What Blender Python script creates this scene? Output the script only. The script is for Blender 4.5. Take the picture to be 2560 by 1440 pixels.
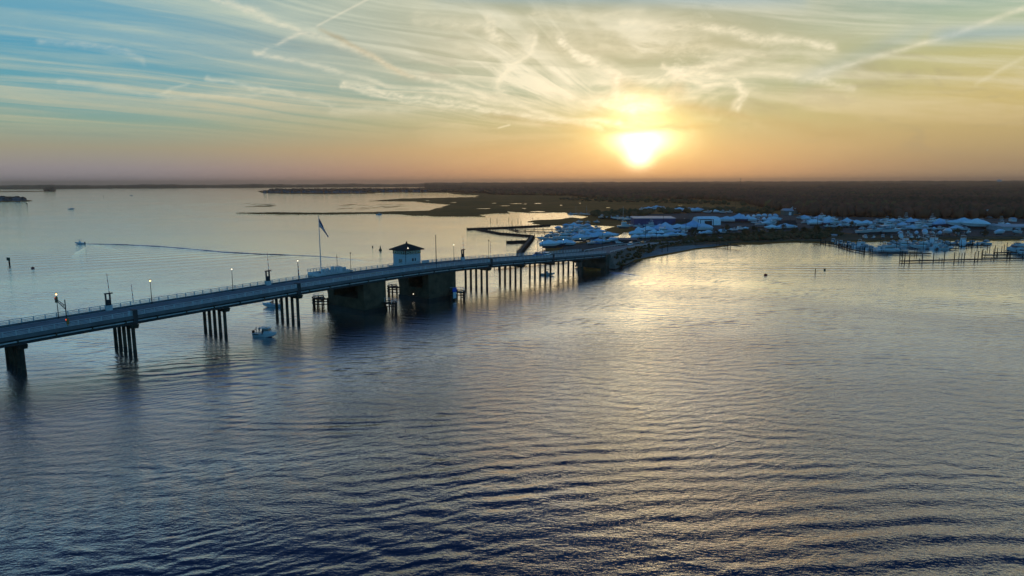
import bpy, bmesh, math, random
import numpy as np
from math import sin, cos, pi, radians, sqrt, exp, atan2, hypot
from mathutils import Matrix, Vector
from mathutils.geometry import tessellate_polygon
random.seed(7); rng = np.random.default_rng(11)
scene = bpy.context.scene
for o in list(bpy.data.objects): bpy.data.objects.remove(o)
COL = scene.collection

# ------------------------------------------------------------------ camera
CAMH, FPX, HOR, ROLL = 40.0, 1707.0, 456.5, radians(0.2)
PIT = atan2(720 - HOR, FPX)
def ray(px, py):
    x, y = px - 1280, py - 720
    xr = x*cos(ROLL) - y*sin(ROLL); yr = x*sin(ROLL) + y*cos(ROLL)
    return (xr, FPX*cos(PIT) - yr*sin(PIT), -(FPX*sin(PIT) + yr*cos(PIT)))
def G(px, py, z=0.0):
    d = ray(px, py); t = (z - CAMH)/d[2]
    return (d[0]*t, d[1]*t)
def proj(X, Y, Z):
    dep = Y*cos(PIT) - (Z - CAMH)*sin(PIT); up = Y*sin(PIT) + (Z - CAMH)*cos(PIT)
    xr, yr = X/dep*FPX, -up/dep*FPX
    return 1280 + xr*cos(ROLL) + yr*sin(ROLL), 720 - xr*sin(ROLL) + yr*cos(ROLL)
def zat(X, Y, py):
    lo, hi = -5.0, 80.0
    for _ in range(40):
        m = (lo + hi)/2
        if proj(X, Y, m)[1] > py: lo = m
        else: hi = m
    return lo
cam = bpy.data.cameras.new("camera"); cam.sensor_width = 36; cam.lens = FPX/2560*36
cam.clip_start = 0.5; cam.clip_end = 100000
camo = bpy.data.objects.new("camera", cam); COL.objects.link(camo)
Rr = Vector((1, 0, 0)); Dn = Vector((0, -sin(PIT), -cos(PIT))); Fw = Vector((0, cos(PIT), -sin(PIT)))
ri = Rr*cos(ROLL) + Dn*sin(ROLL); dn = Dn*cos(ROLL) - Rr*sin(ROLL)
M = Matrix.Identity(4)
for i in range(3):
    M[i][0], M[i][1], M[i][2] = ri[i], -dn[i], -Fw[i]
M.translation = (0, 0, CAMH); camo.matrix_world = M
scene.camera = camo
scene.view_settings.view_transform = 'Standard'; scene.view_settings.look = 'None'
scene.view_settings.exposure = 0.0; scene.view_settings.gamma = 1.0
try:
    scene.cycles.max_bounces = 5; scene.cycles.diffuse_bounces = 2; scene.cycles.glossy_bounces = 3; scene.cycles.transparent_max_bounces = 6; scene.cycles.volume_bounces = 0
    scene.cycles.sample_clamp_indirect = 6; scene.cycles.caustics_reflective = False
except Exception: pass

# ------------------------------------------------------------------ node language
class NT:
    def __init__(s, tree): s.t = tree; s.n = tree.nodes; s.l = tree.links
    def put(s, sock, v):
        if isinstance(v, E): s.l.new(v.s, sock)
        elif v is not None: sock.default_value = v
    def node(s, typ, **kw):
        n = s.n.new(typ)
        for k, v in kw.items(): setattr(n, k, v)
        return n
    def m(s, op, a, b=None, c=None, clamp=False):
        n = s.node('ShaderNodeMath', operation=op, use_clamp=clamp)
        for i, v in enumerate((a, b, c)):
            if v is not None: s.put(n.inputs[i], v)
        return E(s, n.outputs[0])
    def xyz(s, x, y, z=0.0):
        n = s.node('ShaderNodeCombineXYZ')
        for i, v in enumerate((x, y, z)): s.put(n.inputs[i], v)
        return E(s, n.outputs[0])
    def sep(s, v):
        n = s.node('ShaderNodeSeparateXYZ'); s.put(n.inputs[0], v)
        return [E(s, o) for o in n.outputs]
    def noise(s, vec, scale=1.0, detail=3.0, rough=0.5, dist=0.0):
        n = s.node('ShaderNodeTexNoise'); s.put(n.inputs['Vector'], vec)
        s.put(n.inputs['Scale'], scale); n.inputs['Detail'].default_value = detail
        n.inputs['Roughness'].default_value = rough; n.inputs['Distortion'].default_value = dist
        return E(s, n.outputs[0])
    def ramp(s, f, stops, interp='LINEAR'):
        n = s.node('ShaderNodeValToRGB'); s.put(n.inputs[0], f); cr = n.color_ramp; cr.interpolation = interp
        while len(cr.elements) < len(stops): cr.elements.new(0.5)
        for e, (p, c) in zip(cr.elements, stops):
            e.position = p; e.color = (*c, 1) if len(c) == 3 else c
        return E(s, n.outputs[0])
    def mix(s, f, a, b, mode='MIX', clampf=True):
        n = s.node('ShaderNodeMix', data_type='RGBA', blend_type=mode); n.clamp_factor = clampf
        s.put(n.inputs[0], f)
        for i, v in ((6, a), (7, b)):
            if not isinstance(v, E): v = (*v, 1) if len(v) == 3 else v
            s.put(n.inputs[i], v)
        return E(s, n.outputs[2])
    def smooth(s, v, a, b):
        n = s.node('ShaderNodeMapRange', interpolation_type='SMOOTHSTEP')
        for i, q in enumerate((v, a, b, 0.0, 1.0)): s.put(n.inputs[i], q)
        return E(s, n.outputs[0])
    def gauss(s, u): return s.m('POWER', 2.71828, -(u*u))
class E:
    def __init__(s, t, sock): s.t = t; s.s = sock
    def __add__(s, o): return s.t.m('ADD', s, o)
    __radd__ = __add__
    def __mul__(s, o): return s.t.m('MULTIPLY', s, o)
    __rmul__ = __mul__
    def __sub__(s, o): return s.t.m('SUBTRACT', s, o)
    def __rsub__(s, o): return s.t.m('SUBTRACT', o, s)
    def __truediv__(s, o): return s.t.m('DIVIDE', s, o)
    def __rtruediv__(s, o): return s.t.m('DIVIDE', o, s)
    def __neg__(s): return s.t.m('MULTIPLY', s, -1.0)
def lin(c): return tuple(((v/255)/12.92 if v/255 <= 0.04045 else ((v/255 + 0.055)/1.055)**2.4) for v in c)

# ------------------------------------------------------------------ sky
SUN_PX, SUN_PY = 1603, 372
sd = Vector(ray(SUN_PX, SUN_PY)).normalized()
SUN_EL, SUN_AZ = math.asin(sd.z), atan2(sd.x, sd.y)
world = bpy.data.worlds.new("World"); scene.world = world; world.use_nodes = True
W = NT(world.node_tree); W.n.clear()
tc = W.node('ShaderNodeTexCoord')
dx, dy, dz = W.sep(E(W, tc.outputs['Generated']))
def SK(px, py):
    d = ray(px, py); return d[0]/d[1], d[2]/d[1]
dyc = W.m('MAXIMUM', dy, 0.12)
X = dx/dyc; Z = W.m('MAXIMUM', dz, 0.0)/dyc
e = W.m('MAXIMUM', dz, 0.0)
# colour columns over elevation (sin of elevation / 1.0, compressed)
ef = W.m('POWER', e, 0.5)          # 0..1
def P_(v): return v**0.5
def col(stops): return W.ramp(ef, [(P_(a), lin(c)) for a, c in stops], 'LINEAR')
UP = [(0.33, (76, 116, 160)), (0.42, (44, 80, 134)), (0.60, (30, 60, 122)), (1.0, (26, 54, 104))]
cl = col([(0.0, (136, 136, 152)), (0.02, (152, 146, 150)), (0.045, (158, 154, 134)), (0.075, (136, 164, 150)), (0.11, (100, 162, 172)), (0.17, (84, 156, 184)), (0.235, (116, 168, 186)), (0.27, (104, 144, 188))] + UP)
cc = col([(0.0, (176, 136, 112)), (0.015, (184, 142, 114)), (0.045, (192, 160, 118)), (0.085, (174, 170, 128)), (0.13, (150, 168, 146)), (0.18, (182, 178, 146)), (0.24, (172, 174, 144)), (0.28, (116, 146, 170))] + UP)
crr = col([(0.0, (146, 128, 114)), (0.025, (166, 144, 112)), (0.06, (188, 166, 116)), (0.10, (204, 184, 122)), (0.15, (192, 186, 130)), (0.19, (166, 184, 156)), (0.235, (126, 168, 174)), (0.28, (104, 146, 174))] + UP)
fx1 = W.smooth(X, -0.62, 0.0); fx2 = W.smooth(X, 0.2, 0.72)
sky = W.mix(fx2, W.mix(fx1, cl, cc), crr)
# cirrus : banded layer on a high plane, bands running toward a vanishing point low on the right
zz = Z + 0.075
pxx = X/zz; pyy = 1.0/zz
warp = W.noise(W.xyz(pxx*0.35, pyy*0.35), 1.0, 2, 0.5)
th = radians(38)
u = pxx*cos(th) + pyy*sin(th) + warp*2.2; v = pyy*cos(th) - pxx*sin(th) + warp*1.6
b1 = W.noise(W.xyz(u*0.10, v*1.15), 1.0, 6, 0.58, 0.35)
b2 = W.noise(W.xyz(X*1.6 + warp*0.4, Z*26 + X*1.6 + warp*1.5, 3.0), 1.0, 6, 0.6, 0.3)
b3 = W.noise(W.xyz(u*0.35 + 9.0, v*4.2), 1.0, 5, 0.6, 0.5)
band = W.smooth(b1*0.55 + b3*0.45, 0.44, 0.60)
hband = W.smooth(b2, 0.44, 0.62)
leftw = 1.0 - W.smooth(X, -0.15, 0.30)
hi_w = W.smooth(Z, 0.045, 0.13)
# swirls round the sun
sx, sz = SK(1560, 190)
wn = W.node('ShaderNodeTexNoise'); W.put(wn.inputs['Vector'], W.xyz(X*5.0, Z*7.0, 5.0)); wn.inputs['Scale'].default_value = 1.0; wn.inputs['Detail'].default_value = 3
wr, wg, wb = W.sep(E(W, wn.outputs['Color']))
fcx, fcz = SK(1590, 322); ql = X - fcx; qz = Z - fcz
lw = W.noise(W.xyz(X*3.2, Z*7.0, 14.0), 1.0, 2, 0.5)
tht = W.m('ARCTAN2', qz, -ql); rad = W.m('SQRT', ql*ql + qz*qz)
fan = W.noise(W.xyz(tht*8.5 + lw*2.2, rad*3.4 + wr*0.9, 1.7), 1.0, 7, 0.60, 0.2)
puf = W.noise(W.xyz(X*7.5 + wr*1.3, Z*19 + X*2.2 + wg*1.6, 4.4), 1.0, 8, 0.62, 0.45)
lf = 1.0 - W.smooth(X, fcx - 0.16, fcx - 0.02)
ssw = W.smooth(fan, 0.45, 0.62)*lf + W.smooth(puf, 0.47, 0.66)*(1.0 - lf*0.8)
swm = W.gauss((X - sx)/0.30)*W.gauss((Z - sz)/0.085)
cloud = (band*leftw*0.52 + hband*(1.0 - leftw*0.55)*(0.50 - swm*0.22))*hi_w
# hand placed wisps and contrails (in sky directions)
wn2 = W.node('ShaderNodeTexNoise'); W.put(wn2.inputs['Vector'], W.xyz(X*22, Z*30, 3.0)); wn2.inputs['Scale'].default_value = 1.0; wn2.inputs['Detail'].default_value = 4
vr, vg, vb = W.sep(E(W, wn2.outputs['Color']))
wX = X + (wr - 0.5)*0.040 + (vr - 0.5)*0.022; wZ = Z + (wg - 0.5)*0.026 + (vg - 0.5)*0.016
fine = W.noise(W.xyz(X*34, Z*120, 2.0), 1.0, 5, 0.65)
wisp = None; shade = None
def seg(a, b, w, amp, Xc, Zc, taper=0.12):
    (ax, az), (bx, bz) = SK(*a), SK(*b); w = w/FPX
    ux, uz = bx - ax, bz - az; L2 = ux*ux + uz*uz
    t = W.m('MULTIPLY_ADD', Xc - ax, ux/L2, (Zc - az)*(uz/L2))
    tcl = W.m('MINIMUM', W.m('MAXIMUM', t, 0.0), 1.0)
    ddx = Xc - ax - tcl*ux; ddz = Zc - az - tcl*uz
    g = W.m('POWER', 2.71828, (ddx*ddx + ddz*ddz)*(-1.0/(w*w)))
    if taper: g = g*W.smooth(t, -taper, taper)*(1.0 - W.smooth(t, 1.0 - taper, 1.0 + taper))
    return g*amp
def poly(pts, w, amp, Xc=None, Zc=None):
    global wisp
    for a, b in zip(pts, pts[1:]):
        g = seg(a, b, w, amp, Xc or wX, Zc or wZ, 0.0 if len(pts) > 2 else 0.15)
        wisp = g if wisp is None else W.m('MAXIMUM', wisp, g)
              # contrail upper left
poly([(530, -5), (760, 80), (930, 135), (1050, 192)], 9, 0.42)
poly([(2600, 5), (2380, 88), (2050, 182)], 7, 0.42, X, Z)              # contrail right
poly([(2600, 120), (2440, 210)], 6, 0.25, X, Z)
poly([(1245, 320), (1275, 312)], 2, 0.6, X, Z)
poly([(400, 232), (480, 204)], 4, 0.22)
poly([(1570, 52), (1740, 70), (1880, 98), (2080, 124)], 11, 0.62)
poly([(1345, 95), (1335, 130), (1285, 165), (1245, 200)], 9, 0.85)
poly([(1240, 55), (1235, 80), (1255, 100)], 12, 0.6)
poly([(1415, 105), (1445, 135), (1500, 165), (1548, 185), (1545, 205)], 11, 0.95)
poly([(1340, 195), (1430, 232), (1520, 258), (1590, 275)], 13, 0.7)
poly([(1690, 200), (1740, 182), (1830, 200), (1860, 235), (1840, 265)], 9, 0.7)
poly([(1740, 180), (1800, 165)], 9, 0.6)
poly([(1750, 190), (1950, 196), (2120, 218)], 8, 0.5)
poly([(850, 205), (1100, 250), (1330, 290), (1560, 305)], 9, 0.6)
poly([(640, 130), (960, 205), (1280, 262)], 6, 0.4)
poly([(1228, 45), (1222, 75), (1238, 92), (1262, 98)], 16, 0.55)
poly([(1335, 88), (1330, 125), (1300, 152), (1262, 178), (1240, 205), (1248, 222)], 14, 0.5)
poly([(1410, 95), (1430, 125), (1470, 150), (1520, 172), (1552, 188), (1540, 212)], 18, 0.5)
poly([(1650, 165), (1700, 195), (1760, 215), (1830, 212), (1868, 236), (1848, 272)], 7, 0.65)
poly([(1655, 205), (1720, 190), (1790, 168), (1850, 150)], 10, 0.45)
poly([(1500, 118), (1620, 128), (1760, 122), (1900, 140)], 12, 0.35)
poly([(1340, 30), (1480, 40), (1600, 30)], 12, 0.3)
poly([(1060, 50), (1180, 62), (1300, 50)], 14, 0.35)
poly([(1150, 110), (1250, 135), (1330, 128)], 10, 0.3)
poly([(1900, 195), (2020, 208), (2130, 222)], 8, 0.4)
poly([(1050, 190), (1280, 255), (1500, 318)], 8, 0.5)
poly([(520, 190), (690, 228), (810, 262)], 5, 0.28)
poly([(840, 212), (1100, 262), (1290, 286)], 6, 0.55)
poly([(1340, 195), (1400, 225), (1500, 262)], 20, 0.3)
poly([(1415, 105), (1480, 155), (1548, 190)], 26, 0.35)
poly([(1400, 90), (1600, 80), (1760, 90)], 22, 0.25)
poly([(820, 275), (1080, 262), (1350, 300)], 10, 0.25)
poly([(150, 205), (420, 235), (690, 232), (820, 262)], 7, 0.18)
poly([(90, 100), (250, 122), (360, 152)], 8, 0.2)
fil = W.noise(W.xyz(X*60 + Z*30, Z*150 - X*40, 7.0), 1.0, 4, 0.7)
wisp = wisp*(W.smooth(fil, 0.28, 0.66)*0.75 + 0.5)*(0.55 + 0.45*W.smooth(vb, 0.30, 0.60))
cloud = cloud*(0.75 + fine*0.5) + ssw*swm*0.85*W.smooth(wb, 0.22, 0.58)
cream = W.mix(W.smooth(Z, 0.02, 0.22), lin((224, 192, 140)), W.mix(W.smooth(X, -0.5, 0.1), lin((196, 206, 184)), lin((226, 224, 200))))
cream = W.mix(swm*0.9, cream, lin((255, 246, 218)))
front = W.smooth(dy, 0.10, 0.45)
fade_hi = 1.0 - W.smooth(e, 0.235, 0.36)*0.85
sky = W.mix(W.m('MINIMUM', cloud*front*fade_hi, 0.85), sky, cream)
# grey undersides of the veil near the sun
gsh = W.smooth(W.noise(W.xyz(X*6 + wb*2.0, Z*30 + wr*2.5, 8.0), 1.0, 5, 0.55, 0.4), 0.52, 0.70)*W.smooth(Z, 0.015, 0.07)*(1.0 - W.smooth(Z, 0.17, 0.25))
sky = W.mix(gsh*front*0.30*W.smooth(X, -0.5, 0.0), sky, lin((150, 140, 120)))
bd = None
for a, b, w, amp in (((800, 72), (1035, 186), 7, 0.42), ((1400, 322), (1640, 326), 8, 0.35), ((1590, 318), (1800, 312), 8, 0.35), ((1690, 262), (1900, 300), 12, 0.40), ((1900, 300), (2160, 345), 14, 0.32), ((1200, 285), (1540, 322), 10, 0.35), ((1535, 205), (1640, 235), 20, 0.4), ((1640, 235), (1720, 225), 16, 0.35), ((2090, 175), (2330, 90), 18, 0.0)):
    if amp == 0: continue
    g = seg(a, b, w, amp, wX, wZ, 0.2); bd = g if bd is None else W.m('MAXIMUM', bd, g)
sky = W.mix(bd, sky, lin((176, 150, 104)))
sky = W.mix(W.m('MINIMUM', wisp*front, 0.95), sky, lin((246, 236, 206)))
ctr = W.m('MAXIMUM', seg((935, -10), (790, 66), 2.8, 0.40, X, Z, 0.05)*(0.4+fine), seg((790, 66), (640, 137), 5.0, 0.42, wX*0.3 + X*0.7, wZ*0.3 + Z*0.7, 0.2)*W.smooth(fine, 0.38, 0.62))
sky = W.mix(ctr*front, sky, lin((242, 232, 206)))
# blue patches
bl = seg((1100, -22), (2000, -8), 26, 0.55, X, Z, 0.25); bl = W.m('MAXIMUM', bl, seg((2000, 200), (2330, 68), 22, 0.18, X, Z, 0.25))
bl = W.m('MAXIMUM', bl, seg((2330, 90), (2600, 75), 20, 0.4, X, Z, 0.2))
sky = W.mix(bl, sky, lin((104, 160, 190)))
# glow of the sun behind the veil
gx, gz = SK(1603, 365)
def blob(px, py, wx, wz):
    a, b = SK(px, py); return W.gauss((X - a)/(wx/FPX))*W.gauss((Z - b)/(wz/FPX))
rag = (fine - 0.5)
g_core = blob(1603, 352, 62, 30) + blob(1598, 392, 30, 24)
g_up = blob(1605, 262, 62, 36)*(0.55 + rag)
veil = 1.0 - seg((1500, 324), (1720, 318), 10, 0.55, wX, wZ, 0.3)
g_mid = blob(1603, 330, 128, 66); g_wide = W.gauss((X - gx)/0.27)*W.gauss((Z - gz)/0.13); g_hor = W.gauss((X - gx)/0.22)*W.gauss((Z - 0.0)/0.035)
def addc(base, f, c):
    return W.mix(1.0, base, W.mix(f, (0, 0, 0), c, clampf=False), 'ADD')
sky = addc(sky, g_wide*front, (0.17, 0.13, 0.04)); sky = addc(sky, g_hor*front, (0.10, 0.04, 0.0))
sky = addc(sky, g_mid*veil, (0.75, 0.50, 0.10)); sky = addc(sky, g_core*veil, (2.2, 1.9, 1.2)); sky = addc(sky, g_up*veil, (1.2, 1.0, 0.6))
# the side of the sky away from the sun : clear dusk blue
back = W.ramp(ef, [(0.0, lin((114, 158, 182))), (P_(0.1), lin((104, 180, 216))), (P_(0.3), lin((80, 166, 214))), (P_(0.6), lin((54, 124, 186))), (1.0, lin((30, 66, 112)))])
sky = W.mix(front, back, sky)
nis = W.node('ShaderNodeTexSky', sky_type='NISHITA', sun_disc=False)
nis.sun_elevation = SUN_EL; nis.sun_rotation = SUN_AZ; nis.altitude = 0
sky = W.mix(0.006, sky, E(W, nis.outputs[0]), 'ADD')
bg = W.node('ShaderNodeBackground'); W.put(bg.inputs[0], sky); bg.inputs[1].default_value = 1.0
wo = W.node('ShaderNodeOutputWorld'); W.l.new(bg.outputs[0], wo.inputs[0])
try: world.cycles.sampling_method = 'MANUAL'; world.cycles.sample_map_resolution = 2048
except Exception: pass

sun = bpy.data.lights.new("sun", 'SUN'); sun.energy = 0.05; sun.angle = radians(20); sun.color = (1.0, 0.72, 0.42)
suno = bpy.data.objects.new("sun", sun); COL.objects.link(suno)
suno.rotation_euler = (-sd).to_track_quat('-Z', 'Y').to_euler(); suno.location = (300, 900, 200)

# ------------------------------------------------------------------ materials
MATS = {}
def mat(name, c, rough=0.7, var=0.12, scale=0.5, metallic=0.0, emit=None, spec=0.3, bump=0.0, c2=None, detail=4):
    if name in MATS: return MATS[name]
    m = bpy.data.materials.new(name); m.use_nodes = True; T = NT(m.node_tree)
    p = T.n['Principled BSDF']; t = T.node('ShaderNodeTexCoord')
    n = T.noise(E(T, t.outputs['Object']), scale, detail, 0.6)
    a = tuple(v*(1 - var) for v in c); b = c2 or tuple(min(1, v*(1 + var)) for v in c)
    T.put(p.inputs['Base Color'], T.mix(T.smooth(n, 0.3, 0.7), a, b))
    p.inputs['Roughness'].default_value = rough; p.inputs['Metallic'].default_value = metallic
    p.inputs['Specular IOR Level'].default_value = spec
    if emit:
        p.inputs['Emission Color'].default_value = (*emit[0], 1); p.inputs['Emission Strength'].default_value = emit[1]
    if bump:
        bn = T.node('ShaderNodeBump'); bn.inputs['Strength'].default_value = bump; T.put(bn.inputs['Height'], n); T.l.new(bn.outputs[0], p.inputs['Normal'])
    MATS[name] = m; return m
def vary(m, k):
    T = NT(m.node_tree); p = T.n['Principled BSDF']; src = p.inputs['Base Color'].links[0].from_socket; oi = T.node('ShaderNodeObjectInfo')
    T.put(p.inputs['Base Color'], T.mix(E(T, oi.outputs['Random']), E(T, src), T.mix(1.0, E(T, src), k, 'MULTIPLY')))
CONC = mat('concrete', (0.095, 0.066, 0.038), 0.9, 0.35, 0.35)
CONCD = mat('stained_concrete', (0.07, 0.058, 0.042), 0.95, 0.5, 0.3)
WET = mat('wet_concrete', (0.02, 0.018, 0.014), 0.6, 0.4, 0.5)
STEEL = mat('galvanised_rail', (0.48, 0.50, 0.50), 0.6, 0.15, 1.0, 0.0)
GIRD = mat('girder_paint', (0.045, 0.045, 0.045), 0.7, 0.2, 0.4)
ASPH = mat('asphalt', (0.075, 0.075, 0.08), 0.9, 0.2, 0.3)
DECKC = mat('deck_concrete', (0.13, 0.135, 0.14), 0.85, 0.18, 0.4)
YEL = mat('yellow_paint', (0.55, 0.38, 0.05), 0.7, 0.2, 1.0)
WHP = mat('white_paint', (0.62, 0.64, 0.66), 0.5, 0.08, 0.8)
DARKM = mat('dark_metal', (0.035, 0.035, 0.04), 0.5, 0.2, 1.0, 0.4)
WOOD = mat('weathered_timber', (0.030, 0.022, 0.016), 0.9, 0.35, 0.8)
WOODL = mat('dock_planks', (0.055, 0.045, 0.037), 0.9, 0.3, 0.6)
ROOF = mat('dark_shingle', (0.035, 0.026, 0.022), 0.9, 0.3, 0.6)
GLASS = mat('window_glass', (0.02, 0.03, 0.035), 0.12, 0.1, 0.5, 0.0, None, 0.8)
GEL = mat('white_gelcoat', (0.62, 0.68, 0.72), 0.3, 0.06, 0.4)
GELB = mat('navy_gelcoat', (0.03, 0.05, 0.11), 0.3, 0.1, 0.4)
ANTI = mat('antifouling', (0.04, 0.06, 0.16), 0.8, 0.2, 0.5)
WRAP = mat('white_shrink_wrap', (0.72, 0.80, 0.86), 0.45, 0.07, 0.7, bump=0.15)
WRAPB = mat('blue_shrink_wrap', (0.50, 0.62, 0.74), 0.45, 0.1, 0.7, bump=0.15)
WRAPG = mat('grey_canvas', (0.30, 0.34, 0.38), 0.8, 0.15, 0.7)
PINK = mat('pinkish_wrap', (0.72, 0.58, 0.58), 0.5, 0.08, 0.7)
LAMP = mat('lit_lamp_globe', (0.9, 0.7, 0.4), 0.5, 0.0, 1.0, 0.0, ((1.0, 0.52, 0.16), 6.0))
LAMPW = mat('white_lit_lamp', (0.9, 0.8, 0.6), 0.5, 0.0, 1.0, 0.0, ((1.0, 0.86, 0.6), 2.6))
SIGNAL = mat('signal_housing', (0.30, 0.17, 0.04), 0.6, 0.1, 1.0)
REDE = mat('red_signal_lens', (0.5, 0.05, 0.02), 0.5, 0.0, 1.0, 0.0, ((1.0, 0.10, 0.03), 1.5))
BLUEP = mat('blue_board', (0.02, 0.08, 0.45), 0.5, 0.1, 0.5)
BLUEW = mat('blue_metal_cladding', (0.05, 0.06, 0.16), 0.6, 0.15, 0.2)
PALER = mat('pale_metal_roof', (0.36, 0.40, 0.44), 0.45, 0.1, 0.1)
SIDING = mat('house_siding', (0.36, 0.38, 0.40), 0.8, 0.15, 0.3)
SIDW = mat('white_siding', (0.62, 0.66, 0.70), 0.8, 0.1, 0.3)
BRICK = mat('brown_siding', (0.13, 0.085, 0.06), 0.9, 0.2, 0.3)
SKIN = mat('skin', (0.30, 0.19, 0.13), 0.7, 0.1, 2)
CLOTH = mat('dark_clothing', (0.03, 0.04, 0.06), 0.9, 0.3, 2)
CLOTH2 = mat('teal_clothing', (0.03, 0.10, 0.12), 0.9, 0.3, 2)
RUBBER = mat('rubber', (0.02, 0.02, 0.02), 0.8, 0.1, 2)
CARW = mat('white_car_paint', (0.70, 0.72, 0.74), 0.25, 0.03, 1, 0.0, None, 0.6)
CARB = mat('blue_car_paint', (0.10, 0.17, 0.30), 0.25, 0.03, 1, 0.0, None, 0.6)
CARK = mat('dark_car_paint', (0.03, 0.03, 0.035), 0.25, 0.03, 1, 0.0, None, 0.6)
BARK = mat('bark', (0.05, 0.038, 0.028), 0.95, 0.3, 1.0)
RED = mat('flag_red', (0.55, 0.04, 0.05), 0.8, 0.1, 1); FWH = mat('flag_white', (0.80, 0.76, 0.74), 0.8, 0.05, 1); FBL = mat('flag_blue', (0.02, 0.03, 0.10), 0.8, 0.05, 1)
BUOYG = mat('dark_green_buoy', (0.02, 0.06, 0.04), 0.6, 0.2, 1); BUOYR = mat('red_buoy', (0.20, 0.02, 0.02), 0.6, 0.2, 1)

vary(WRAP, (0.55, 0.66, 0.78)); vary(WRAPB, (0.6, 0.72, 0.9)); vary(GEL, (0.7, 0.72, 0.72))
def island_mat(name, stops, rough=1.0, nscale=0.01, mixn=0.5, bump=0.0):
    m = bpy.data.materials.new(name); m.use_nodes = True; T = NT(m.node_tree); p = T.n['Principled BSDF']
    g = T.node('ShaderNodeNewGeometry'); t = T.node('ShaderNodeTexCoord')
    r = E(T, g.outputs['Random Per Island']); n = T.noise(E(T, t.outputs['Object']), nscale, 4, 0.6)
    f = T.m('ADD', r*(1 - mixn), T.smooth(n, 0.25, 0.75)*mixn)
    T.put(p.inputs['Base Color'], T.ramp(f, stops)); p.inputs['Roughness'].default_value = rough
    p.inputs['Specular IOR Level'].default_value = 0.05
    return m
FOREST = island_mat('autumn_woodland', [(0.0, (0.09, 0.034, 0.020)), (0.3, (0.13, 0.062, 0.032)), (0.5, (0.20, 0.075, 0.042)), (0.7, (0.26, 0.080, 0.048)), (0.88, (0.26, 0.13, 0.045)), (1.0, (0.10, 0.085, 0.05))], 1.0, 0.0035, 0.6)
LEAF = island_mat('shrub_leaves', [(0.0, (0.050, 0.040, 0.018)), (0.5, (0.10, 0.072, 0.032)), (0.8, (0.16, 0.085, 0.040)), (1.0, (0.20, 0.07, 0.04))], 1.0, 0.15, 0.3)
def ground_mat(name, c1, c2, c3, s1, s2, stretch=(1, 1, 1), bump=0.3):
    m = bpy.data.materials.new(name); m.use_nodes = True; T = NT(m.node_tree); p = T.n['Principled BSDF']
    t = T.node('ShaderNodeTexCoord'); x, y, z = T.sep(E(T, t.outputs['Object']))
    v = T.xyz(x*stretch[0], y*stretch[1], z)
    a = T.noise(v, s1, 5, 0.6, 0.6); b = T.noise(v, s2, 6, 0.65)
    c = T.mix(T.smooth(a, 0.35, 0.65), c1, c2); c = T.mix(T.smooth(b, 0.48, 0.72), c, c3)
    T.put(p.inputs['Base Color'], c); p.inputs['Roughness'].default_value = 1.0; p.inputs['Specular IOR Level'].default_value = 0.03
    if bump:
        bn = T.node('ShaderNodeBump'); bn.inputs['Strength'].default_value = bump; bn.inputs['Distance'].default_value = 0.5; T.put(bn.inputs['Height'], b); T.l.new(bn.outputs[0], p.inputs['Normal'])
    return m
MARSH = ground_mat('marsh_grass', (0.33, 0.118, 0.030), (0.44, 0.150, 0.040), (0.20, 0.088, 0.026), 0.006, 0.03)
FARL = ground_mat('far_land', (0.17, 0.085, 0.042), (0.24, 0.10, 0.05), (0.13, 0.07, 0.04), 0.0012, 0.006, bump=0)
YARD = ground_mat('boatyard_gravel', (0.10, 0.078, 0.070), (0.15, 0.115, 0.10), (0.06, 0.046, 0.035), 0.02, 0.15)
SCRUB = ground_mat('scrub_ground', (0.10, 0.070, 0.040), (0.17, 0.11, 0.065), (0.07, 0.055, 0.030), 0.03, 0.25)
SAND = ground_mat('beach_sand', (0.30, 0.26, 0.24), (0.22, 0.19, 0.17), (0.36, 0.33, 0.31), 0.05, 0.4)

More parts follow.
